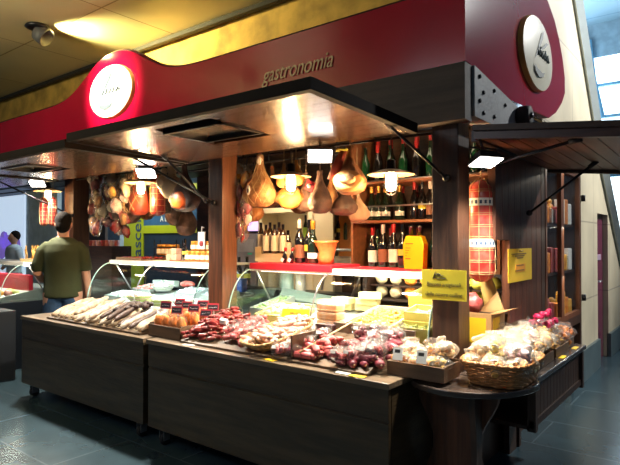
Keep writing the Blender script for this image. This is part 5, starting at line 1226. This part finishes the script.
# white tag and small price cards on the front edge
for i, (px, y, lab, m_) in enumerate(((270, 2.46, 'pale yellow price card on the cart edge below the basket', paper_y), (342, 2.46, 'pale yellow price card on the cart edge below the dark box', paper_w), (357, 2.45, 'yellow price card on the cart edge below the plum sausages', paper_y), (188, 2.46, 'cream price card on the cart edge below the chilli sausages', paper_w))):
    p = at(px, 350, 'Y', y); tag(B().box((p.x, y+.005, .7735), (.09, .04, .0025), rot=(0, 0, .15*(i-1))).out('price_card', m_), lab, 'card')
p = at(228, 332, 'Y', 2.66); tag(B().box((p.x, 2.62, .935), (.05, .03, .03), rot=(.3, .1, .3)).out('white_tag', paper_w), 'small white tag block on the rosy sausage heap', 'tag')
# baskets
def basket(name, label, c, hx, hy, h, flare, m, group=None, rotz=0, tilt=0, rings=9, ex=4.0, posts=34):
    t = thing(name, label, 'basket', c, group); c = Vector(c)
    def P(a_, f, o=0):
        ca, sa = math.cos(a_), math.sin(a_); s_ = 1-flare+flare*f
        return c+Vector(((hx*s_+o)*math.copysign(abs(ca)**(2/ex), ca), (hy*s_+o)*math.copysign(abs(sa)**(2/ex), sa), h*f))
    # arc-length even angles
    raw = [P(2*PI*i/400, 1) for i in range(400)]; cum = [0]
    for i in range(400): cum.append(cum[-1]+(raw[(i+1) % 400]-raw[i]).length)
    NS = posts*3; ang = []; j = 0
    for i in range(NS):
        T = cum[-1]*i/NS
        while cum[j+1] < T: j += 1
        ang.append(2*PI*(j+(T-cum[j])/(cum[j+1]-cum[j]+1e-9))/400)
    b = B(); rr = h/rings/2*1.08
    for k in range(rings):
        f = (k+.5)/rings
        b.tube([P(a_, f, .004*math.sin(i*2*PI/6+(PI if k % 2 else 0))) for i, a_ in enumerate(ang)], rr, 5, closed=True)
    b.out('weave', m, t)
    b = B()
    for i in range(0, NS, 3): b.tube([P(ang[i], f, .0) for f in (0, .5, 1)], .0035, 4)
    b.out('stakes', m, t)
    b = B()
    for s_ in (0, 1): b.tube([P(a_, 1.02, .003)+Vector((0, 0, .006*math.sin(i*1.3+s_*PI))) for i, a_ in enumerate(ang)], .0085, 6, closed=True)
    b.out('rim', m, t)
    b = B(); b.prism([tuple((P(a_, 0)).xy) for a_ in ang], 'XY', c.z+.001, c.z+.006); b.out('bottom', m, t)
    t.rotation_euler = (tilt, 0, rotz)
    return t
basket('wicker_basket', 'brown wicker basket piled with bagged biscuits on the corner table', (-.985, 2.935, .7545), .17, .235, .115, .22, wicker)
bk = basket('sausage_basket', 'shallow pale wicker basket of whitish sausages on the red cart', (-2.37, 2.70, rz(2.70)+.012), .17, .235, .05, .2, wicker_y, rotz=-.22, tilt=slope, rings=5, ex=3)
heap('pale', 85, -2.53, -2.22, 2.51, 2.92, .05, 'whitish sausage heaped in the pale wicker basket', 'whitish sausages in the pale wicker basket', 26, zf_=lambda y: rz(y)+.022, pk=.5)
# orange packs box and price signs
bx0, bx1, by0, by1 = -3.545, -3.17, 2.53, 2.93
t = thing('packet_box', 'dark wooden box holding orange packets and red price signs', 'box', (-3.36, 2.73, .771))
B().bx(bx0, bx1, by0, by0+.012, .771, .86).bx(bx0, bx1, by1-.012, by1, .771, .95).bx(bx0, bx0+.012, by0+.012, by1-.012, .771, .87).bx(bx1-.012, bx1, by0+.012, by1-.012, .771, .87).bx(bx0+.012, bx1-.012, by0+.012, by1-.012, .771, .80).out('box', wood_tray, t)
rd = random.Random(12)
packs = []
for r_ in range(3):
    for i in range(4):
        x = bx0+.055+i*.088; y = by0+.06+r_*.125; z = .801+.02*r_
        t = thing('orange_packet', ['clear packet of orange pasta in the front row of the box', 'clear packet of orange pasta in the middle row of the box', 'clear packet of orange pasta in the back row of the box'][r_], 'packet', (x, y, z), ['front row orange packets', 'middle row orange packets', 'back row orange packets'][r_])
        B().ell((x, y, z+.066), (.037, .034, .066), nz=.25, ns=8, seed=i+r_*5, n=14, k=9).out('pasta', pasta_o, t)
        B().ell((x, y, z+.075), (.041, .038, .080), nz=.3, ns=8, seed=i+r_*5+1, n=14, k=9).out('wrapper', film, t)
def psign(px, py, Y, ang, label):
    p = at(px, py, 'Y', Y); p.z = max(p.z, .9)
    t = thing('price_sign', label, 'sign', (p.x, Y, p.z-.05), 'red framed black price signs')
    m_ = Euler((PI/2-.25, 0, ang)).to_matrix()
    B().box(p, (.092, .056, .004), rot=m_).out('frame', red_card, t)
    B().box(p+m_ @ Vector((0, -.002, .003)), (.078, .036, .002), rot=m_).out('slate', black_card, t)
    q = B(); rd = random.Random(int(px))
    for k in range(5): q.box(p+m_ @ Vector((-.026+k*.013, -.002+rd.uniform(-.004, .004), .0046)), (.008, .003, .0008), rot=m_)
    q.out('writing', paper_w, t)
    B().tube([p-Vector((0, -.006, 0)), (p.x, Y+.01, p.z-.09)], .003, 5).out('stem', white_plastic, t)
for px, py, Y, a_, lab in ((166, 305, 2.62, .35, 'leftmost upper price sign above the orange packets'), (177, 310, 2.58, .35, 'lower front price sign above the orange packets'), (187, 305, 2.74, .3, 'price sign in the middle above the orange packets'), (194, 308, 2.70, .4, 'price sign right of the middle one above the packets'), (203, 304, 2.84, .5, 'upper price sign near the middle post, left one'), (213, 307, 2.82, .5, 'upper price sign near the middle post, rightmost'), (206, 313, 2.70, .4, 'low price sign above the right edge of the packet box'), (180, 302, 2.86, .3, 'rear price sign half hidden above the orange packets')):
    psign(px, py, Y, a_, lab)
# ================================================================== BISCUIT BAGS
def biscuit_bag(x, y, z, m, label, group, seed, s=1.0, dot=True, rot=0, fm=film_l, ribbon=False):
    rd = random.Random(seed)
    t = thing('biscuit_bag', label, 'bag', (x, y, z), group)
    b = B(); X = Vector((x, y, z)); rm = Matrix.Rotation(rot, 3, 'Z')
    for k in range(18):
        o = rm @ Vector((rd.uniform(-.05, .05), rd.uniform(-.037, .037), .014+rd.uniform(0, .062)))*s
        b.ell(X+o, (.023*s, .023*s, .009*s), rot=(rd.uniform(-1.2, 1.2), rd.uniform(-1.2, 1.2), rd.random()*6), n=10, k=5)
    b.out('biscuits', m, t)
    B().ell(X+Vector((0, 0, .048*s)), (.078*s, .062*s, .050*s), rot=(0, 0, rot), n=18, k=10, nz=.35, ns=9, seed=seed).ell(X+rm @ Vector((.0, .03*s, .10*s)), (.055*s, .012*s, .022*s), rot=(0, 0, rot), n=12, k=6, nz=.5, seed=seed+3).out('wrapper', fm, t)
    if dot:
        rr = Euler((-.55, 0, rot+.6)).to_matrix(); c_ = X+Vector((.014*s, -.038*s, .078*s))
        lb = B().lathe([(0, -.001), (.020*s, -.001), (.020*s, .001), (0, .001)], 14, c_, rot=rr, sq=(1, .8)).out('paper_label', paper_w, t)
        B().lathe([(0, .0012), (.014*s, .0012), (.014*s, .0022), (0, .0022)], 12, c_, rot=rr, sq=(1, .75)).out('black_oval', ink, lb)
    if ribbon:
        B().ell(X+Vector((0, 0, .15*s)), (.035*s, .02*s, .018*s), nz=.5, seed=seed).ell(X+Vector((.02*s, 0, .165*s)), (.02*s, .015*s, .02*s), nz=.5, seed=seed+1).out('ribbon', mat('magenta_ribbon', (.6, .02, .10), .4), t)
    return t
rd = random.Random(17)
# in the wicker basket
spots = [(-1.08, 2.80), (-.97, 2.76), (-.88, 2.80), (-1.07, 2.91), (-.96, 2.88), (-.87, 2.92), (-1.07, 3.03), (-.97, 3.01), (-.88, 3.06), (-1.02, 3.10)]
for i, (x, y) in enumerate(spots):
    k = [0, 1, 2][i % 3] if i not in (1,) else 1
    biscuit_bag(x, y, .80+.015*rd.random(), [biscuit_w, biscuit, biscuit_w][k], ['clear bag of sugared biscuits in the wicker basket, lower layer', 'clear bag of golden biscuits in the wicker basket, lower layer', 'clear bag of sugared biscuits in the wicker basket, lower layer'][k], ['sugared biscuit bags low in the basket', 'golden biscuit bags low in the basket', 'sugared biscuit bags low in the basket'][k], i, rot=rd.uniform(-1, 1))
lemon = mat('lemon_sweets', (.85, .62, .05), .5, vs=20); pinksw = mat('pink_sweets', (.75, .35, .42), .5, vs=20, col2=(.85, .7, .7))
top = [(-1.05, 2.84, biscuit_w, 'bag of sugared biscuits on top at the left end of the basket'), (-.99, 2.83, lemon, 'bag of lemon yellow biscuits at the front of the basket'), (-.89, 2.86, pinksw, 'bag of pink wafers at the front right of the basket'), (-1.04, 2.96, biscuit, 'bag of golden biscuits on top in the centre of the basket'), (-.92, 2.98, biscuit_w, 'bag of pale biscuits on top right in the basket'), (-1.0, 3.08, biscuit_w, 'bag of pale biscuits on top at the far end of the basket')]
for i, (x, y, m_, lab) in enumerate(top): biscuit_bag(x, y, .865+.01*(i % 2), m_, lab, None, i+40, rot=rd.uniform(-1, 1), s=1.05, fm=film if m_ in (lemon,) else film_l)
# behind the basket: trays on the side counter
def wtray(x0, x1, y0, y1, label): return tray(x0, x1, y0, y1, .7515, .06, wood_tray, 'wooden_tray', label)
wtray(-1.14, -.90, 3.24, 3.62, 'dark wooden tray of biscuit bags right behind the wicker basket')
wtray(-1.14, -.90, 3.68, 4.0, 'dark wooden tray of ribboned bags farther along the side counter')
wtray(-1.14, -.92, 4.03, 4.25, 'small dark wooden tray at the far end of the side counter')
for i in range(12):
    x = -1.09+.075*(i % 3); y = 3.28+.09*(i//3)
    biscuit_bag(x, y, .765+.035*((i*7) % 3), [biscuit_w, biscuit][(i//2) % 2], ['pale biscuit bag in the tray behind the basket', 'golden biscuit bag in the tray behind the basket'][(i//2) % 2], ['pale biscuit bags in the tray behind the basket', 'golden biscuit bags in the tray behind the basket'][(i//2) % 2], i+70, rot=rd.uniform(-1, 1))
for i in range(8):
    x = -1.13+.07*(i % 3)+.02; y = 3.20+.13*(i//3)
    biscuit_bag(x, y, .855+.02*(i % 2), [biscuit_w, biscuit_w, pinksw][i % 3], ['pale biscuit bag on top of the pile behind the basket', 'pale biscuit bag on top of the pile behind the basket', 'pinkish biscuit bag on top of the pile behind the basket'][i % 3], ['pale bags atop the pile behind the basket', 'pale bags atop the pile behind the basket', 'pinkish bags atop the pile behind the basket'][i % 3], i+90, rot=rd.uniform(-1, 1))
for i in range(6):
    x = -1.08+.09*(i % 2); y = 3.72+.1*(i//2)
    biscuit_bag(x, y, .765, pasta_y, 'pasta bag standing with a magenta ribbon on the side counter' if i < 4 else 'far pasta bag with a magenta ribbon on the side counter', 'ribboned pasta bags near' if i < 4 else 'ribboned pasta bags far', i+110, rot=rd.uniform(-1, 1), s=1.15, dot=False, fm=film, ribbon=True)
for i in range(4):
    x = -1.08+.08*(i % 2); y = 3.66+.16*(i//2)
    biscuit_bag(x, y, .86, pasta_y if i % 2 else biscuit, 'golden bag resting on the ribboned bags' if i % 2 else 'brown bag resting on the ribboned bags', None if False else ('golden bags on the ribboned bags' if i % 2 else 'brown bags on the ribboned bags'), i+130, s=1.0, dot=False, fm=film, rot=i, ribbon=(i % 2 == 1))
for i in range(4):
    x = -1.06+.09*(i % 2); y = 4.08+.1*(i//2)
    biscuit_bag(x, y, .765+.03*(i//2), pasta_o if i % 2 else pasta_y, ['yellow crisp bag in the small far tray', 'orange crisp bag in the small far tray'][i % 2], ['yellow crisp bags in the far tray', 'orange crisp bags in the far tray'][i % 2], i+150, s=1.05, dot=False, fm=film, rot=i)
for i, (x, y) in enumerate(((-.88, 3.75), (-.885, 4.12))):
    tag(B().box((x, y, .7525), (.03, .09, .003)).out('price_card', paper_y), ['yellow price card on the side counter, nearer one', 'yellow price card on the side counter, farther one'][i], 'card')
# biscuit box on the near corner
X0, X1, Y0, Y1, Z0 = -1.50, -1.17, 2.60, 2.80, .772
t = thing('biscuit_box', 'dark wooden box of bagged biscuits on the corner below the sign post', 'box', (-1.32, 2.7, Z0))
B().bx(X0, X1, Y0, Y0+.012, Z0, Z0+.075).bx(X0, X1, Y1-.012, Y1, Z0, Z0+.09).bx(X0, X0+.012, Y0+.012, Y1-.012, Z0, Z0+.075).bx(X1-.012, X1, Y0+.012, Y1-.012, Z0, Z0+.08).bx(X0+.012, X1-.012, Y0+.012, Y1-.012, Z0, Z0+.01).out('box', wood_tray, t)
for i, (x, y, z, m_, lab) in enumerate(((-1.44, 2.67, .80, biscuit, 'bag of brown biscuits with a white label in the corner box, left'), (-1.33, 2.66, .80, biscuit, 'bag of brown biscuits in the middle of the corner box'), (-1.23, 2.67, .80, mat('golden_slices', (.80, .52, .12), .6, vs=20), 'bag of golden toast slices at the right of the corner box'), (-1.42, 2.74, .84, biscuit_w, 'pale biscuit bag at the back left of the corner box'), (-1.29, 2.74, .85, biscuit, 'brown biscuit bag on top at the back of the corner box'), (-1.22, 2.74, .87, biscuit_w, 'crinkled pale bag at the back right of the corner box'))):
    biscuit_bag(x, y, z, m_, lab, None, i+200, s=.95, rot=.3*i, fm=film if i in (0, 2, 4) else film_l)
for i, x in enumerate((-1.44, -1.30)):
    t = thing('package_label', ['white label slip on the left bag in the corner box', 'white label slip on the middle bag in the corner box'][i], 'label', (x, 2.60, .87))
    B().box((x, 2.612, .888), (.055, .003, .07), rot=(-.35, 0, .2)).out('slip', paper_w, t)
    B().box((x, 2.608, .902), (.03, .002, .018), rot=(-.35, 0, .2)).out('print', ink, t)
# ================================================================== PERSON
def remesh(o, vs=.01, sm=4):
    m_ = o.modifiers.new('remesh', 'REMESH'); m_.mode = 'VOXEL'; m_.voxel_size = vs; m_.use_smooth_shade = True
    s_ = o.modifiers.new('smooth', 'SMOOTH'); s_.factor = .5; s_.iterations = sm
    return o
def person(x, y, h, yaw):
    t = thing('person', 'man with short dark hair seen from behind in an olive T-shirt and jeans', 'person', (0, 0, 0))
    k = h/1.78
    def V(*p): return Vector(p)*k
    # local frame: +Y is the way he faces, x right
    b = B()
    # legs, torso, neck, head, arms, fingers as overlapping closed tubes, fused by remesh
    for s_ in (-1, 1):
        b.tube([V(.10*s_, 0, .93), V(.105*s_, .01, .75), V(.11*s_, .015, .50), V(.11*s_, -.01, .30), V(.11*s_, -.01, .09)], [.10*k, .092*k, .062*k, .058*k, .045*k], 14)
        b.tube([V(.11*s_, -.06, .05), V(.115*s_, .04, .045), V(.12*s_, .16, .03)], [.042*k, .045*k, .03*k], 12)
    b.lathe([(.0, .86*k), (.15*k, .87*k), (.175*k, .93*k), (.165*k, 1.02*k), (.165*k, 1.12*k), (.185*k, 1.26*k), (.195*k, 1.36*k), (.17*k, 1.44*k), (.085*k, 1.49*k), (.06*k, 1.52*k), (.0, 1.53*k)], 24, sq=(1, .66))
    b.tube([V(0, 0, 1.44), V(0, .01, 1.52), V(0, .02, 1.60)], [.065*k, .058*k, .058*k], 14)
    b.ell(V(0, .025, 1.66), (.076*k, .096*k, .118*k), n=20, k=14)
    b.ell(V(0, .10, 1.60), (.045*k, .035*k, .045*k))           # jaw
    b.ell(V(0, .125, 1.645), (.014*k, .022*k, .026*k))         # nose
    b.ell(V(0, .112, 1.603), (.026*k, .012*k, .009*k))         # lips
    for s_ in (-1, 1):
        b.ell(V(.078*s_, .015, 1.65), (.012*k, .022*k, .034*k))
        b.ell(V(.032*s_, .105, 1.675), (.016*k, .012*k, .010*k))
    # arms: right one hanging slightly out, left one bent forward
    A = {1: [(.14, 0, 1.42), (.20, -.01, 1.33), (.235, -.02, 1.14), (.25, .02, .97), (.25, .05, .87)],
         -1: [(-.14, 0, 1.42), (-.20, 0, 1.33), (-.25, .0, 1.13), (-.24, .16, 1.05), (-.20, .27, 1.03)]}
    for s_, pts in A.items():
        b.tube([V(*p) for p in pts], [.062*k, .058*k, .046*k, .036*k, .027*k], 14)
        w = V(*pts[-1]); d = (V(*pts[-1])-V(*pts[-2])).normalized(); side = Vector((0, 1, 0)) if s_ == 1 else Vector((1, 0, 0))
        side = (side-d*side.dot(d)).normalized(); nrm = d.cross(side)
        pc_ = w+d*.045*k
        rot = Matrix((side, nrm, d)).transposed()
        b.ell(pc_, (.042*k, .018*k, .055*k), rot=rot, n=14, k=10)
        for i in range(4):
            o = side*(-.030+.020*i)*k; L_ = [.062, .075, .072, .055][i]*k if s_ == -1 else [.055, .072, .075, .062][i]*k
            q0 = pc_+o+d*.035*k; q1 = q0+d*L_*.5+nrm*.006*k; q2 = q1+d*L_*.42+nrm*.02*k
            b.tube([q0, q1, q2], [.0095*k, .009*k, .0075*k], 8)
        th0 = pc_+side*.03*k-d*.015*k
        b.tube([th0, th0+side*.022*k+d*.02*k, th0+side*.026*k+d*.05*k], [.012*k, .011*k, .008*k], 8)
    remesh(b.out('body', skin_m, t), .008, 3)
    # jeans
    b = B()
    for s_ in (-1, 1): b.tube([V(.085*s_, 0, .93), V(.10*s_, .01, .75), V(.112*s_, .012, .50), V(.115*s_, -.01, .30), V(.115*s_, -.01, .07)], [.10*k, .10*k, .085*k, .078*k, .078*k], 18)
    b.lathe([(0, .84*k), (.14*k, .84*k), (.175*k, .92*k), (.17*k, 1.02*k), (.18*k, 1.05*k), (0, 1.05*k)], 26, sq=(1, .70))
    remesh(b.out('jeans', jean_m, t), .013, 4)
    # T-shirt
    b = B()
    b.lathe([(0, .865*k), (.185*k, .865*k), (.198*k, .88*k), (.190*k, 1.0*k), (.186*k, 1.12*k), (.195*k, 1.26*k), (.198*k, 1.36*k), (.175*k, 1.44*k), (.12*k, 1.495*k), (.078*k, 1.515*k), (0, 1.515*k)], 28, sq=(1, .70))
    b.tube([V(.13, 0, 1.425), V(.20, -.01, 1.36), V(.228, -.015, 1.22), V(.236, -.015, 1.15)], [.070*k, .070*k, .066*k, .068*k], 16)
    b.tube([V(-.13, 0, 1.425), V(-.20, 0, 1.36), V(-.242, 0, 1.22), V(-.25, .02, 1.16)], [.070*k, .070*k, .066*k, .068*k], 16)
    remesh(b.out('shirt', shirt_m, t), .013, 5)
    # hair
    b = B()
    b.ell(V(0, .005, 1.695), (.087*k, .100*k, .098*k), n=24, k=16)
    b.ell(V(0, -.03, 1.64), (.078*k, .068*k, .085*k), n=20, k=14)
    remesh(b.out('hair', hair_m, t), .01, 3)
    for s_ in (-1, 1):
        B().tube([V(.115*s_, -.085, .04), V(.118*s_, .05, .045), V(.122*s_, .19, .03)], [.05*k, .052*k, .035*k], 14).out('shoe', mat('dark_shoe', (.02, .02, .02), .5), t)
        B().ell(V(.032*s_, .117, 1.676), (.008*k, .005*k, .006*k)).out('eye', mat('eye_white', (.7, .7, .68), .3), t)
    t.location = (x, y, 0); t.rotation_euler = (0, 0, yaw)
    return t
pm = person(-5.77, 3.02, 1.80, R_(52))
# far person
t = thing('person', 'distant person in pale clothes standing beyond the far-left counter', 'person', at(13, 290, 'Y', 4.6))
q = at(14, 262, 'Y', 4.6); 
t.location = (q.x, 4.6, 0)
def F(*p): return Vector((q.x, 4.6, 0))+Vector(p)
b = B()
for s_ in (-1, 1): b.tube([F(.09*s_, 0, .85), F(.1*s_, 0, .45), F(.1*s_, 0, .04)], [.09, .06, .05], 12); b.tube([F(.17*s_, 0, 1.3), F(.25*s_, .02, 1.1), F(.24*s_, -.12, .95)], [.055, .045, .03], 12)
b.lathe([(0, .8), (.16, .82), (.15, 1.0), (.19, 1.25), (.16, 1.36), (.06, 1.41), (0, 1.42)], 20, F(0, 0, 0), sq=(1, .65))
b.tube([F(0, 0, 1.38), F(0, 0, 1.46)], .05, 10).ell(F(0, -.01, 1.54), (.075, .09, .11)).ell(F(0, -.1, 1.53), (.014, .02, .025))
remesh(b.out('body', skin_m, t), .012, 3)
b = B(); b.lathe([(0, .84), (.18, .84), (.17, 1.0), (.21, 1.25), (.18, 1.37), (.08, 1.42), (0, 1.42)], 20, F(0, 0, 0), sq=(1, .68))
for s_ in (-1, 1): b.tube([F(.16*s_, 0, 1.31), F(.255*s_, .02, 1.1), F(.245*s_, -.09, .99)], [.07, .06, .045], 12)
remesh(b.out('shirt', mat('pale_blue_cloth', (.5, .6, .7), .8), t), .016, 3)
B().ell(F(0, .02, 1.58), (.085, .095, .10)).out('hair', hair_m, t)
b = B()
for s_ in (-1, 1): b.tube([F(.09*s_, 0, .9), F(.1*s_, 0, .45), F(.1*s_, 0, .05)], [.11, .08, .07], 12)
remesh(b.out('trousers', mat('dark_cloth', (.03, .03, .05), .8), t), .016, 3)

# ================================================================== WORLD & RENDER SETTINGS
W = bpy.data.worlds.new('world'); bpy.context.scene.world = W; W.use_nodes = True
bg = W.node_tree.nodes['Background']; bg.inputs[0].default_value = (.50, .68, 1.0, 1); bg.inputs[1].default_value = .13
# added fill lights without fixtures, for walls, ceilings and cart fronts
light('SPOT', 'stone_wall_fill', (2.6, 9.5, 5.9), 2600, (.95, .95, .92), .15, aim=(-1.3, 6.9, 2.9), spot=62, blend=.9)  # added spot that brightens the stone wall only
light('SPOT', 'rib_fill', (1.6, 4.6, 6.1), 1100, (.9, .96, 1), .1, aim=(-1.25, 6.6, 3.4), spot=26, blend=.8)  # added narrow spot to lift the dark side of the slanted rib
light('AREA', 'hall_ceiling_wash', (-3.5, 11, 4.6), 120, (.6, .85, 1), 2.0, aim=(-3.2, 11.8, 6.3))  # added area light that lightens the blue hall ceiling
light('AREA', 'ceiling_fill', (-5.0, .0, 2.6), 60, (1, .88, .55), 1.2, aim=(-5.0, .6, 3.6))  # unseen area light added to brighten the yellow ceiling
light('AREA', 'cart_front_fill', (-3.2, -1.2, 3.55), 40, (.92, .92, 1), 1.2, aim=(-3.2, 1.5, 0))  # unseen area light added to brighten the cart fronts
sc = bpy.context.scene
sc.view_settings.view_transform = 'Standard'; sc.view_settings.look = 'None'; sc.view_settings.exposure = 0; sc.view_settings.gamma = 1
sc.view_settings.use_curve_mapping = False
